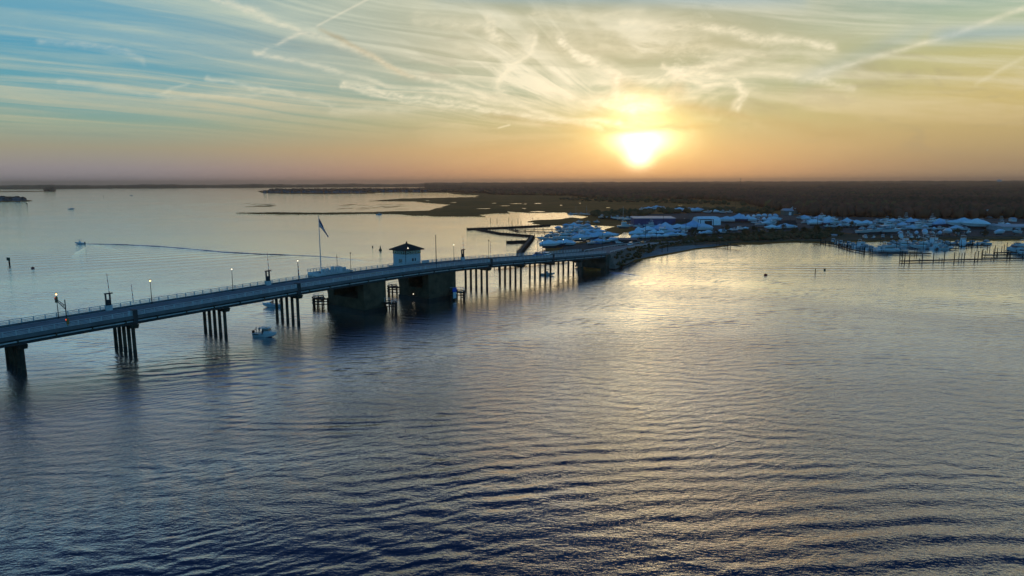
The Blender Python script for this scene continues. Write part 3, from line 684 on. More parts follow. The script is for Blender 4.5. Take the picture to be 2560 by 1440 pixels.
# platform beside the roadway on pier 1
ta, tb, yf, zt, _ = P1
pa_, pb_ = b_t(797, 14), b_t(879, 13.2)
plt_ = obj('service_platform', MB().box(pa_, pb_, Y1+0.05, yf+1.7, zt-0.4, zt+0.35), CONC, bridge)
q = MB()
q.box(pa_, pb_, Y1+0.02, Y1+0.22, zt+0.35, zt+1.5); q.box(pa_, pb_, yf+1.5, yf+1.7, zt+0.35, zt+1.3); q.box(pa_, pa_+0.2, Y1+0.22, yf+1.5, zt+0.35, zt+1.4)
q.box(pb_-0.2, pb_, Y1+0.22, yf+1.5, zt+0.35, zt+1.4)
obj('parapet', q, WHP, plt_)
q = MB()
for k in range(12):
    t = pa_ + (pb_-pa_)*k/11; q.box(t-0.06, t+0.06, yf+1.55, yf+1.67, zt+1.3, zt+2.3)
q.box(pa_, pb_, yf+1.57, yf+1.65, zt+2.2, zt+2.32); q.box(pa_, pb_, yf+1.57, yf+1.65, zt+1.75, zt+1.83); obj('railing', q, STEEL, plt_)
ym = (Y1 + yf)/2 + 1.0
def tz(px, py, y): t = b_t(px, y); X_, Y_, _ = BW(t, y); return t, zat(X_, Y_, py)
q = thing('equipment_cabinet', 'pale steel equipment cabinet standing on the flagpole platform beside the roadway', 'cabinet', BW(b_t(847, ym), ym, zt+0.35), BD)
obj('body', MB().box(-1.0, 1.0, -0.6, 0.6, 0, 2.0), WHP, q); obj('lid', MB().box(-1.1, 1.1, -0.7, 0.7, 2.003, 2.12), STEEL, q); obj('door', MB().box(-0.85, -0.1, -0.64, -0.6, 0.2, 1.8), STEEL, q)
for i, (px_, w_, h_, lb) in enumerate([(808, 0.5, 2.0, 'small pale control box at the foot of the flagpole'), (822, 0.4, 1.9, 'narrow pale control box between flagpole and larger cabinet'), (832, 0.5, 2.3, 'taller pale control box just left of the larger cabinet'), (862, 0.8, 1.7, 'low pale control box right of the larger cabinet')]):
    q = thing('control_box', lb, 'control box', BW(b_t(px_, ym), ym + 0.6*(i % 2), zt+0.35), BD, 'control boxes on the pier platform')
    obj('body', MB().box(-w_, w_, -0.4, 0.4, 0.25, h_), WHP, q); obj('post', MB().box(-0.12, 0.12, -0.12, 0.12, 0, 0.25), STEEL, q); obj('door', MB().box(-w_*0.8, w_*0.8, -0.43, -0.4, 0.4, h_-0.15), STEEL, q)
# bridge tender's house
yt0 = Y1 + 0.9; th_t = b_t(1015, yt0); zt2 = zd(th_t)
Xc_, Yc_, _ = BW(th_t, yt0); z_eave = zat(Xc_, Yc_, 627.5); z_sill = zat(Xc_, Yc_, 637)
wt = b_t(1052, yt0) - th_t; wy = y_for(983, th_t, zt2 + 2) - yt0
tower = thing('bridge_house', 'white bridge tender house with dark hipped roof and band of windows', 'control tower', BW(th_t, yt0, zt2 - 0.6), BD)
hz = z_eave - (zt2 - 0.6); hs = z_sill - (zt2 - 0.6)
TW = mat('tower_cladding', (0.44, 0.48, 0.50), 0.6, 0.06, 0.4)
obj('wall', MB().box(0, wt, 0, wy, -0.5, hs), TW, tower)
wf = obj('window_frame', MB().box(0.1, wt-0.1, 0.1, wy-0.1, hs-0.05, hs+0.004), GIRD, tower)
nb = 6
class _S:
    def box(self, *a): obj('mullion', MB().box(*a), GIRD, wf)
w = _S()
for k in range(nb + 1):
    for (a, c) in ((wt*k/nb, 0), (wt*k/nb, wy)):
        w.box(a-0.09, a+0.09, c-0.02 if c == 0 else c-0.16, c+0.16 if c == 0 else c+0.02, hs, hz)
    for (a, c) in ((0, wy*k/nb), (wt, wy*k/nb)):
        w.box(a-0.02 if a == 0 else a-0.16, a+0.16 if a == 0 else a+0.02, c-0.09, c+0.09, hs+0.002, hz-0.002)
q = MB(); q.box(1.6, 1.9, 1.5, wy-1.5, hs, hz-0.01); q.box(1.9, wt-1.8, wy-1.8, wy-1.5, hs, hz-0.01); obj('interior_partition', q, mat('tower_interior', (0.10, 0.09, 0.08), 0.9), tower)
gl = bpy.data.materials.new('clear_pane'); gl.use_nodes = True; T_ = NT(gl.node_tree); T_.n.clear()
tr = T_.node('ShaderNodeBsdfTransparent'); tr.inputs[0].default_value = (0.45, 0.52, 0.42, 1); gg = T_.node('ShaderNodeBsdfGlossy'); gg.inputs['Roughness'].default_value = 0.05
mx = T_.node('ShaderNodeMixShader'); mx.inputs[0].default_value = 0.12; T_.l.new(tr.outputs[0], mx.inputs[1]); T_.l.new(gg.outputs[0], mx.inputs[2]); oo = T_.node('ShaderNodeOutputMaterial'); T_.l.new(mx.outputs[0], oo.inputs[0])
for (x0, x1, y0, y1) in ((0.1, wt-0.1, 0.03, 0.06), (0.1, wt-0.1, wy-0.06, wy-0.03), (0.03, 0.06, 0.1, wy-0.1), (wt-0.06, wt-0.03, 0.1, wy-0.1)):
    obj('window', MB().box(x0, x1, y0, y1, hs+0.003, hz-0.003), gl, tower)
r = MB(); ov = 1.0; zr = hz
apex = zat(*BW(th_t + wt/2, yt0 + wy/2)[:2], 607.5) - (zt2 - 0.6)
c0 = [(-ov, -ov), (wt+ov, -ov), (wt+ov, wy+ov), (-ov, wy+ov)]
r.add([(x, y, zr-0.02) for x, y in c0] + [(x, y, zr+0.35) for x, y in c0] + [(wt/2, wy/2, apex)], [(3, 2, 1, 0), (0, 1, 5, 4), (1, 2, 6, 5), (2, 3, 7, 6), (3, 0, 4, 7), (4, 5, 8), (5, 6, 8), (6, 7, 8), (7, 4, 8)])
rf = obj('roof', r, ROOF, tower)
obj('finial', MB().lathe((wt/2, wy/2, apex-0.1), [(0.3, 0), (0.25, 0.5), (0.02, 0.75)], 8), ROOF, rf)
obj('roof_light', MB().ball((0.6, -ov+0.35, zr+1.0), 0.17, 8, 6), LAMPW, rf)
obj('side_window', MB().box(-0.05, -0.003, wy*0.28, wy*0.55, hs-3.2, hs-1.7), GLASS, tower)
for a, c in ((0.42, 0.52), (0.60, 0.67)): obj('small_window', MB().box(wt*a, wt*c, -0.05, -0.003, hs-2.5, hs-1.5), GLASS, tower)
obj('downpipe', MB().box(-0.12, 0.0, -0.12, 0.0, 0.5, hs), GIRD, tower)
q = MB().box(-1.2, wt+1.2, -1.0, wy+1.2, zt2-1.2-(zt2-0.6), zt2-0.55-(zt2-0.6)); obj('base_slab', q, CONC, tower)
# small parapet in front of tower
obj('entrance_parapet', MB().box(wt, wt+3.5, -0.7, -0.5, 0, 1.6), WHP, tower)

# timber fenders round the piers
def fender(px, py, rad, a0, a1, label, hgt=3.9, n=8):
    c = G(px, py); f = thing('timber_fender', label, 'fender', (c[0], c[1], 0), BD, 'timber fenders at the pier corners')
    an = [radians(a0 + (a1-a0)*k/(n-1)) for k in range(n)]; ps = [(rad*cos(a), rad*sin(a)) for a in an]
    for i, p in enumerate(ps):
        obj('pile', MB().tube((p[0], p[1], -2), (p[0]*1.02, p[1]*1.02, hgt*(0.8 if i % 2 else 0.68)), 0.24, 0.2, 7), WOOD, f)
    for z in (1.1, 2.0, 2.9):
        b = MB()
        for p, q in zip(ps, ps[1:]):
            b.tube((p[0]*1.09, p[1]*1.09, z), (q[0]*1.09, q[1]*1.09, z), 0.2, 0.2, 4)
        obj('wale', b, WOOD, f)
    b = MB()
    for k in range(0, n-1):
        p, q = ps[k], ps[k+1]; b.tube((p[0], p[1], hgt), (q[0], q[1], hgt), 0.06, 0.06, 4); b.tube((p[0], p[1], hgt-1.2), (p[0], p[1], hgt), 0.06, 0.06, 4)
    obj('handrail', b, STEEL, f)
    b = MB(); b.prism([(0.2, 0)] + [(p[0]*0.98, p[1]*0.98) for p in ps], 2.45, 2.6); obj('walkway', b, WOOD, f)
    return f
fender(812, 764, 3.6, 60, 250, 'curved timber fender off the far left corner of the first bridge pier')
fender(968, 779, 2.9, -100, 90, 'curved timber fender at the near right corner of the first bridge pier')
fender(996, 734, 3.6, 60, 250, 'curved timber fender off the far left corner of the pier under the house')
fender(1140, 749, 2.9, -100, 90, 'curved timber fender at the near right corner of the pier under the house')
p = G(1137, 752); q = thing('marker_board', 'blue and white board fixed at the corner of the pier under the house', 'sign', (p[0], p[1], 0), BD)
obj('blue_panel', MB().box(-0.9, 0.9, -0.1, 0.1, 3.1, 4.5), BLUEP, q); obj('white_panel', MB().box(-0.7, 0.7, -0.1, 0.1, 0.9, 3.0), WHP, q); obj('post', MB().box(-0.12, 0.12, 0.1, 0.3, -2, 4.3), WOOD, q)

# lamps along the far edge (column px, top py, lit)
def lamp(t, y, zb, ztop, label, lit, rz=BD, m=LAMP, cat='street lamp', group='lamps along the far rail of the bridge'):
    p = BW(t, y, zb); q = thing('street_lamp', label, cat, p, rz, group); h = ztop - zb
    obj('pole', MB().tube((0, 0, 0.3), (0, 0, h-0.2), 0.10, 0.06, 6), DARKM, q); obj('base', MB().tube((0, 0, 0), (0, 0, 0.3), 0.2, 0.14, 8), DARKM, q)
    obj('lamp_head', MB().ball((0, 0, h), 0.17, 10, 8), m if lit else DARKM, q)
    obj('cap', MB().lathe((0, 0, h+0.2), [(0.3, 0), (0.22, 0.1), (0.02, 0.18)], 8), DARKM, q)
    return q
YL = Y1 - 0.65
for px, py, lit, m_, lb in ((141, 736, 1, LAMP, 'lit orange street lamp beside the traffic signal at the left end of the bridge'), (375, 702, 1, LAMP, 'lit orange street lamp second from left end of the bridge'),
        (578, 673, 1, LAMPW, 'lit pale street lamp halfway between two raised barrier gates on the bridge'), (742, 652, 1, LAMPW, 'lit street lamp just left of the flagpole platform'),
        (873, 634, 0, LAMPW, 'unlit street lamp at the right end of the flagpole platform'), (1130, 612, 1, LAMPW, 'lit street lamp between tall pole and third barrier gate'), (1217, 602, 0, LAMPW, 'unlit street lamp just right of the third far barrier gate')):
    t, z = tz(px + 5, py, YL); lamp(t, YL, zd(t) + 0.0, z, lb, lit, BD, m_)
for i, (px, py) in enumerate(((1292, 608), (1343, 606), (1355, 601), (1407, 599), (1449, 597), (1505, 586))):
    t, z = tz(px + 1, py, YL); lamp(t, YL, zd(t), z, '%s lamp post over the descending right part of the bridge' % ordw(i, 6), px in (1355, 1407, 1449), BD, LAMPW, 'street lamp', 'lamp posts on the descending bridge end')
# barrier gates
def gate(px, ptop, y, label, far=True):
    t, z = tz(px, ptop, y); zb = zd(t); q = thing('barrier_gate', label, 'barrier gate', BW(t, y, zb), BD, 'raised barrier gates on the bridge'); h = z - zb
    obj('base', MB().box(-0.75, 0.75, -0.45, 0.45, 0, 1.25), STEEL, q)
    if far:
        f = MB(); f.box(-0.6, -0.35, -0.25, 0.25, 1.25, 4.0); f.box(0.35, 0.6, -0.25, 0.25, 1.25, 4.0); f.box(-0.7, 1.1, -0.3, 0.3, 4.0, 4.25); obj('portal_frame', f, DARKM, q)
        obj('cabinet', MB().box(-0.35, 0.35, -0.3, 0.3, 1.25, 2.6), DARKM, q)
    arm = MB(); 
    for k in range(8): 
        arm.cur = k % 2; z0 = 3.2 + (h-3.2)*k/8; z1_ = 3.2 + (h-3.2)*(k+1)/8; lean = -0.03
        arm.tube((0.45 + lean*(z0-3), 0, z0), (0.45 + lean*(z1_-3), 0, z1_), 0.10 - k*0.006, 0.095 - k*0.006, 5)
    obj('arm', arm, [WHP, RED], q)
gate(272, 684, YL, 'raised barrier gate with portal frame near the left end of the bridge')
gate(671, 632, YL, 'raised barrier gate with portal frame left of the flag, tallest arm')
gate(1157, 590, YL, 'raised barrier gate with portal frame right of the bridge house')
gate(331, 712, Y0+0.9, 'slim raised barrier arm on near rail above the third pile bent', False)
gate(746, 656, Y0+0.9, 'slim raised barrier arm on near rail close to the left of the flagpole', False)
gate(1225, 604, Y0+0.9, 'slim raised barrier arm on near rail right of the bridge house', False)
t, z = tz(1091, 587, Y0+0.3)
q = thing('tall_pole', 'bare tall pole rising from the near rail right of the bridge house', 'pole', BW(t, Y0+0.3, zd(t)), BD)
obj('mast', MB().tube((0, 0, 0.2), (0, 0, z-zd(t)), 0.16, 0.10, 8), DARKM, q); obj('base', MB().box(-0.3, 0.3, -0.3, 0.3, 0, 0.2), DARKM, q)
t, z = tz(844, 635, yf+1.0)
q = thing('thin_mast', 'thin antenna mast behind the equipment cabinet on the platform', 'antenna', BW(t, yf+1.0, zt+0.3), BD)
obj('mast', MB().tube((0, 0, 0), (0, 0, z-zt-0.3), 0.09, 0.06, 6), DARKM, q); obj('sensor', MB().ball((0, 0, z-zt-1.2), 0.16, 6, 4), DARKM, q)
# traffic signal mast with truss arm
t, zz_ = tz(167, 748, 5.0); t = b_t(168, Y0+0.6); X_, Y_, _ = BW(t, Y0+0.6); ztop = zat(X_, Y_, 749); zb = zd(t)
q = thing('traffic_signal', 'traffic signal mast with sloping truss arm at the left end of the bridge', 'traffic light', (X_, Y_, zb), BD)
h = ztop - zb
obj('pole', MB().tube((0, 0, -0.1), (0, 0, h), 0.13, 0.10, 8), DARKM, q)
a = MB(); L_ = 5.2
tp, bp = Vector((0, 0, h-1.3)), Vector((0, 0, h-2.2)); e1, e2 = Vector((-0.4, L_, h-0.1)), Vector((-0.4, L_, h-0.4))
a.tube(tp, e1, 0.06, 0.06, 5); a.tube(bp, e2, 0.06, 0.06, 5)
for k in range(7): a.tube(tp.lerp(e1, k/7), bp.lerp(e2, (k+0.5)/7), 0.035, 0.035, 4); a.tube(bp.lerp(e2, (k+0.5)/7), tp.lerp(e1, (k+1)/7), 0.035, 0.035, 4)
obj('truss_arm', a, DARKM, q)
for (y_, z_) in ((L_+0.1, h-0.5), (-0.35, 1.5)):
    s = obj('signal_head', MB().box(-0.22, 0.22, y_-0.25, y_+0.25, z_-0.75, z_+0.55), SIGNAL, q)
    for k in range(3): obj('lens', MB().tube((-0.23, y_, z_+0.3-0.4*k), (-0.30, y_, z_+0.3-0.4*k), 0.15, 0.15, 8), REDE if k == 0 else RUBBER, s)
# flagpole and flag
t, z = tz(797.5, 540, ym+1.2); t = b_t(803.5, ym+1.2); X_, Y_, _ = BW(t, ym+1.2); z = zat(X_, Y_, 540)
q = thing('flagpole', 'tall white flagpole on the bridge platform', 'flagpole', (X_, Y_, zt+0.35), 0)
obj('pole', MB().tube((0, 0, 0.8), (0, 0, z-zt-0.35), 0.17, 0.09, 8), STEEL, q); obj('base', MB().box(-0.5, 0.5, -0.5, 0.5, 0, 0.8), DARKM, q); obj('ball', MB().ball((0, 0, z-zt-0.3), 0.16, 8, 6), YEL, q)
ztop = zat(X_, Y_, 545); fm = MB(); NU, NV = 26, 13; hoist = ztop - zat(X_, Y_, 568)
def fp(u, v):
    drop = u*(4.9) + 1.0*u*u; h = hoist*(1 - 0.86*u**0.8)
    return (0.12 + 2.55*u + 0.12*sin(v*5)*u, 0.35*sin(u*7 + v*2)*u + 0.25*sin(v*7)*u, -drop - v*h)
for i in range(NU):
    for j in range(NV):
        u0, u1, v0, v1 = i/NU, (i+1)/NU, j/NV, (j+1)/NV; c = 0 if j % 2 == 0 else 1
        if i < NU*0.4 and j < 7: c = 2
        fm.cur = c; fm.add([fp(u0, v0), fp(u0, v1), fp(u1, v1), fp(u1, v0)], [(0, 1, 2, 3)])
fm.cur = 1
for i in range(5):
    for j in range(4):
        u0, v0 = 0.05 + 0.07*i, 0.06 + 0.125*j; a_, b_, c_, d_ = fp(u0, v0), fp(u0, v0+0.03), fp(u0+0.02, v0+0.03), fp(u0+0.02, v0)
        fm.add([(p_[0], p_[1]-0.01, p_[2]) for p_ in (a_, b_, c_, d_)], [(0, 1, 2, 3)])
fo = obj('flag', fm, [RED, FWH, FBL], None, True); fo.location = (X_, Y_, ztop); tag(fo, 'stars and stripes flag hanging limp from the flagpole', 'flag')

# ------------------------------------------------------------------ road on land, embankment, abutment
PTH = [(*BW(196, 5.35), zd(196)), (*BW(206, 5.35), zd(206))]
PTH = [(p[0], p[1], p[-1]) for p in PTH]
for px, py, z in ((1545, 619.8, 6.3), (1580, 614.2, 4.9), (1640, 607, 3.0), (1720, 599.8, 2.1), (1800, 592.5, 1.7), (1900, 585, 1.5), (2010, 582, 1.4), (2110, 588, 1.3)): PTH.append((*G(px, py, z), z))
def catmull(P, k=10):
    out = []; P = [Vector(p) for p in P]
    for i in range(1, len(P)-2):
        for j in range(k):
            t = j/k; p0, p1, p2, p3 = P[i-1:i+3]
            out.append(0.5*((2*p1) + (p2-p0)*t + (2*p0-5*p1+4*p2-p3)*t*t + (3*p1-p0-3*p2+p3)*t**3))
    return out + [P[-2]]
RP = catmull(PTH)
RN = []
for i, p in enumerate(RP):
    d = RP[min(i+1, len(RP)-1)] - RP[max(i-1, 0)]; RN.append(Vector((-d.y, d.x, 0)).normalized())
def hw(i): return 5.9 - 1.6*min(1, i/25)
b = MB(); b.loft([[p - n*hw(i) + Vector((0, 0, -0.5)), p + n*hw(i) + Vector((0, 0, -0.5)), p + n*hw(i) + Vector((0, 0, -0.03)), p - n*hw(i) + Vector((0, 0, -0.03))] for i, (p, n) in enumerate(zip(RP, RN))])
structure('road', b, mat('worn_road', (0.2, 0.21, 0.225)))
b = MB(); secs = []
def flat(v, z): return Vector((v.x, v.y, z))
for i, (p, n) in enumerate(zip(RP, RN)):
    w0 = hw(i)+1.4; w1 = w0 + max(p.z-0.7, 0.1)*0.42
    secs.append([flat(p - n*w1, 0.3), flat(p - n*w0, p.z-0.14), flat(p + n*w0, p.z-0.14), flat(p + n*w1, 0.3)])
b.loft(secs); structure('embankment', b, ground_mat('bank_earth', (0.20, 0.15, 0.125), (0.27, 0.20, 0.17), (0.12, 0.085, 0.055), 0.05, 0.3))
ab = MB().box(204.6, 207.5, -1.5, 12.2, -1, zd(206)-0.56); obj('abutment', ab, CONCD, bridge)
for s_, lb in ((-1, 'bay'), (1, 'boatyard')):
    q = MB(); K = 30; rr = []
    for i in range(1, K, 1):
        p = RP[i] + RN[i]*s_*(hw(i)+0.6)
        if i % 2: q.box(p.x-0.08, p.x+0.08, p.y-0.08, p.y+0.08, p.z-0.14, p.z+0.75)
        n = RN[i]*0.06; rr.append([flat(p-n, p.z+0.45), flat(p+n, p.z+0.45), flat(p+n, p.z+0.8), flat(p-n, p.z+0.8)])
    q.loft(rr); tag(obj('guard_rail', q, STEEL), 'steel guard rail along the %s side of the road off the bridge' % lb, 'guard rail')
PS = []; gg_ = np.random.default_rng(77)
for i in range(1, 66):
    for _ in range(5):
        k = gg_.random(); i = min(i, len(RP)-1); p = RP[i] + (RP[min(i+1, len(RP)-1)]-RP[i])*gg_.random(); w0 = hw(i)+1.6; w1 = w0 + max(p.z-0.7, 0.1)*0.5
        s_ = -1 if gg_.random() < 0.75 else 1; v_ = p + RN[i]*s_*(w0 + (w1-w0)*k); PS.append((v_.x, v_.y, max(0.4, (p.z-0.3)*(1-k)+0.5*k)))
PS = np.array(PS); scatter('bank_shrubs', PS, gg_.uniform(0.5, 1.1, len(PS)), gg_.uniform(0.6, 1.4, len(PS)), 2, LEAF, 0.4, 78)

#__THINGS__
# ------------------------------------------------------------------ boats
def hull(L, B, H, m_top=GEL, m_bot=ANTI, z0=0.0):
    b = MB(); secs = []
    for k in range(10):
        s = k/9; x = -L/2 + L*s; f = max(0.0, (s-0.4)/0.6)
        w = B/2*(1 - f**2.3*0.97)*(0.92 + 0.08*min(1, s*3)); sh = H*(0.82 + 0.05*s + 0.30*s*s)
        xt = x + (0.04*L*f**2)
        kz = z0 + H*0.05 + (H*0.55*f**3)
        secs.append([(x, 0, kz), (x, w*0.72, kz + H*0.14), (xt, w, z0+sh), (xt, w*0.86, z0+sh+0.02), (xt, -w*0.86, z0+sh+0.02), (xt, -w, z0+sh), (x, -w*0.72, kz + H*0.14)])
    b.loft(secs); b.mi = []
    for k in range(9):
        for i in range(7): b.mi.append(1 if i in (0, 6) else 0)
    b.mi += [0, 0]
    return b, secs
def cover(L, B, H, prof, z0=0.0, round_=False):
    b = MB(); secs = []
    for k in range(len(prof)):
        s = k/(len(prof)-1); x = -L/2*1.01 + L*1.05*s; f = max(0.0, (s-0.4)/0.6); w = B/2*(1 - f**2.3*0.95)*1.04
        sh = z0 + H*(0.70 + 0.05*s + 0.30*s*s); top = z0 + H + prof[k]*H
        if round_: secs.append([(x, w, sh), (x, w*0.92, sh+(top-sh)*0.55), (x, w*0.5, sh+(top-sh)*0.92), (x, 0, top), (x, -w*0.5, sh+(top-sh)*0.92), (x, -w*0.92, sh+(top-sh)*0.55), (x, -w, sh)])
        else: secs.append([(x, w, sh), (x, w*0.93, sh+(top-sh)*0.35), (x, w*0.36, sh+(top-sh)*0.84), (x, 0, top), (x, -w*0.36, sh+(top-sh)*0.84), (x, -w*0.93, sh+(top-sh)*0.35), (x, -w, sh)])
    b.loft(secs, closed=True); return b
def house_block(x0, x1, hw0, hw1, z0, z1, rake=0.5, back=0.1, topk=0.85):
    b = MB(); h = z1-z0
    b.hexa([(x0, -hw0, z0), (x1, -hw1, z0), (x1, hw1, z0), (x0, hw0, z0), (x0+back*h, -hw0*topk, z1), (x1-rake*h, -hw1*topk, z1), (x1-rake*h, hw1*topk, z1), (x0+back*h, hw0*topk, z1)]); return b
def stands(L, B, q):
    obj('keel_block', MB().hexa([(-L*0.36, -0.5, 0), (L*0.25, -0.5, 0), (L*0.25, 0.5, 0), (-L*0.36, 0.5, 0), (-L*0.38, -0.2, 1.12), (L*0.27, -0.2, 1.12), (L*0.27, 0.2, 1.12), (-L*0.38, 0.2, 1.12)]), DARKM, q)
def boat_wrap(L, B, H, prof, m=WRAP, hm=GEL, land_=True, rnd=False):
    q = thing('wrapped_boat', 'x', 'boat'); z0 = 1.0 if land_ else -0.35
    b, _ = hull(L, B, H, z0=z0); obj('hull', b, [hm, ANTI], q); obj('cover', cover(L, B, H, prof, z0, rnd), m, q, rnd)
    if land_: stands(L, B, q)
    return Proto(q)
def boat_yacht(L, B, H, land_=True, fly=True, tower=False, hm=GEL, nm='motor_yacht'):
    q = thing(nm, 'x', 'boat'); z0 = 1.0 if land_ else -0.35; b, _ = hull(L, B, H, z0=z0); obj('hull', b, [hm, ANTI], q)
    zt = z0 + H*0.88; hh = 1.0*L/13
    c = obj('cabin', house_block(-L*0.22, L*0.24, B*0.40, B*0.33, zt, zt+1.9*hh, 1.1), GEL, q)
    obj('window', house_block(-L*0.20, L*0.205, B*0.385, B*0.325, zt+0.85*hh, zt+1.5*hh, 1.1, 0.1, 0.945), GLASS, c)
    obj('foredeck_hatch', house_block(L*0.24, L*0.36, B*0.22, B*0.12, z0+H*0.95, z0+H*1.18, 0.8), GEL, q)
    if fly:
        f = obj('flybridge', house_block(-L*0.20, L*0.10, B*0.36, B*0.30, zt+1.9*hh, zt+2.7*hh, -0.2, -0.3, 1.0), GEL, q)
        obj('windscreen', house_block(L*0.02, L*0.09, B*0.28, B*0.26, zt+2.7*hh, zt+3.1*hh, 0.6), GLASS, f)
        a = MB()
        for s in (-1, 1): a.tube((-L*0.12, s*B*0.34, zt+2.5*hh), (-L*0.17, s*B*0.28, zt+4.2*hh), 0.09, 0.07, 4)
        a.box(-L*0.20, -L*0.12, -B*0.30, B*0.30, zt+4.2*hh, zt+4.35*hh); a.tube((-L*0.16, 0, zt+4.3*hh), (-L*0.17, 0, zt+6.0*hh), 0.04, 0.02, 4)
        obj('radar_arch', a, GEL, q)
    if tower:
        a = MB(); zt3 = zt+2.7*hh; ht = 5.2*hh
        for sx_ in (-L*0.12, L*0.02):
            for s in (-1, 1): a.tube((sx_, s*B*0.34, zt3), (-L*0.05+(sx_+L*0.05)*0.3, s*B*0.14, zt3+ht), 0.07, 0.05, 4)
        for k in (0.35, 0.65): a.tube((-L*0.05, -B*0.28*(1-k*0.5), zt3+ht*k), (-L*0.05, B*0.28*(1-k*0.5), zt3+ht*k), 0.05, 0.05, 4)
        a.box(-L*0.10, L*0.0, -B*0.2, B*0.2, zt3+ht, zt3+ht+0.12); a.box(-L*0.11, L*0.03, -B*0.24, B*0.24, zt3+ht*0.42, zt3+ht*0.42+0.1)
        obj('tuna_tower', a, STEEL, q)
    rl = MB()
    for s in (-1, 1):
        pr = None
        for k in range(5):
            x = L*(0.1+0.09*k); w = B*0.42*(1-((0.1+0.09*k)/0.5)**2.6); p_ = (x, s*w, z0+H*1.05+0.02*k); t_ = (x, s*w, z0+H*1.05+0.75)
            rl.tube(p_, t_, 0.03, 0.03, 3)
            if pr: rl.tube(pr, t_, 0.035, 0.035, 3)
            pr = t_
    obj('bow_rail', rl, STEEL, q)
    if land_: stands(L, B, q)
    return Proto(q)
def boat_cruiser(L, B, H, land_=True, hm=GEL):
    q = thing('cabin_cruiser', 'x', 'boat'); z0 = 1.0 if land_ else -0.3; b, _ = hull(L, B, H, z0=z0); obj('hull', b, [hm, ANTI], q); zt = z0+H*0.9; k = L/10
    obj('foredeck', house_block(-L*0.02, L*0.36, B*0.36, B*0.14, zt, zt+0.55*k, 1.5), GEL, q)
    w = obj('windshield', house_block(-L*0.06, L*0.08, B*0.38, B*0.33, zt+0.3*k, zt+1.15*k, 0.9, -0.4), GLASS, q)
    a = MB()
    for s in (-1, 1): a.tube((-L*0.20, s*B*0.42, zt), (-L*0.15, s*B*0.33, zt+1.9*k), 0.1, 0.08, 4)
    a.box(-L*0.19, -L*0.11, -B*0.34, B*0.34, zt+1.9*k, zt+2.02*k); obj('radar_arch', a, GEL, q)
    obj('canvas_top', house_block(-L*0.34, L*0.02, B*0.38, B*0.34, zt+0.55*k, zt+1.75*k, 0.5, 0.9, 0.8), WRAPG, q)
    if land_: stands(L, B, q)
    return Proto(q)
def boat_console(L, B, H, land_=False, hm=GEL, top=True):
    q = thing('centre_console_boat', 'x', 'boat'); z0 = 1.0 if land_ else -0.25; b, _ = hull(L, B, H, z0=z0); obj('hull', b, [hm, ANTI], q); zt = z0+H*0.85
    obj('console', house_block(-L*0.08, L*0.08, B*0.18, B*0.16, zt, zt+1.2, 0.3), GEL, q)
    if top:
        a = MB()
        for sx_ in (-L*0.10, L*0.09):
            for s in (-1, 1): a.tube((sx_, s*B*0.22, zt), (sx_*1.1, s*B*0.24, zt+1.95), 0.04, 0.04, 4)
        obj('top_frame', a, STEEL, q); obj('t_top', MB().box(-L*0.17, L*0.13, -B*0.33, B*0.33, zt+1.95, zt+2.05), WRAPG, q)
    o_ = MB(); o_.box(-L*0.5-0.45, -L*0.5+0.1, -0.25, 0.25, z0+H*0.5, z0+H*1.25); o_.box(-L*0.5-0.35, -L*0.5-0.15, -0.1, 0.1, z0-0.2, z0+H*0.5); obj('outboard_motor', o_, RUBBER, q)
    if land_: stands(L, B, q)
    return Proto(q)
def boat_sail(L, B, H, mast, land_=False):
    q = thing('sailboat', 'x', 'sailboat'); z0 = 1.0 if land_ else -0.25; b, _ = hull(L, B, H, z0=z0); obj('hull', b, [GEL, ANTI], q); zt = z0+H*0.9
    obj('cabin', house_block(-L*0.08, L*0.22, B*0.28, B*0.18, zt, zt+0.6, 1.0), GEL, q); obj('mast', MB().tube((L*0.08, 0, zt), (L*0.08, 0, zt+mast), 0.09, 0.06, 6), STEEL, q)
    obj('boom', MB().tube((L*0.08, 0, zt+1.3), (-L*0.36, 0, zt+1.4), 0.11, 0.09, 5), WRAPB, q)
    r_ = MB()
    for e_ in ((L*0.5, 0), (-L*0.5, 0), (L*0.08, B*0.45), (L*0.08, -B*0.45)): r_.tube((e_[0], e_[1], zt), (L*0.08, 0, zt+mast*0.98), 0.015, 0.015, 3)
    obj('rigging', r_, STEEL, q)
    if land_: stands(L, B, q)
    return Proto(q)

PRF = dict(tall=[0.10, 0.45, 0.62, 0.95, 0.80, 0.5, 0.40, 0.22, 0.08], peak=[0.25, 0.5, 1.0, 1.45, 0.95, 0.6, 0.42, 0.25, 0.1], low=[0.2, 0.4, 0.5, 0.7, 0.9, 0.6, 0.35, 0.2, 0.1], dome=[0.05, 0.55, 0.85, 1.0, 1.0, 0.9, 0.7, 0.45, 0.1], two=[0.2, 0.8, 0.5, 0.45, 0.9, 0.95, 0.5, 0.3, 0.1])
PR = {}
def wetdry(k, f): PR[k+'_l'] = f(True); PR[k+'_w'] = f(False)
PR['wt_l'] = boat_wrap(14, 4.4, 2.3, PRF['tall']); PR['wt_w'] = boat_wrap(14, 4.4, 2.3, PRF['tall'], land_=False)
PR['wp_l'] = boat_wrap(15, 4.6, 2.4, PRF['peak'], WRAPB, GELB); PR['wp_w'] = boat_wrap(15, 4.6, 2.4, PRF['peak'], land_=False)
PR['wl_l'] = boat_wrap(9, 3.1, 1.7, PRF['low'], WRAPB); PR['w2_l'] = boat_wrap(12, 3.9, 2.1, PRF['two'], WRAP, GELB)
PR['wd_l'] = boat_wrap(9, 3.4, 1.9, PRF['dome'], WRAP, rnd=True); PR['wd_w'] = boat_wrap(9, 3.4, 1.9, PRF['dome'], WRAPB, land_=False, rnd=True)
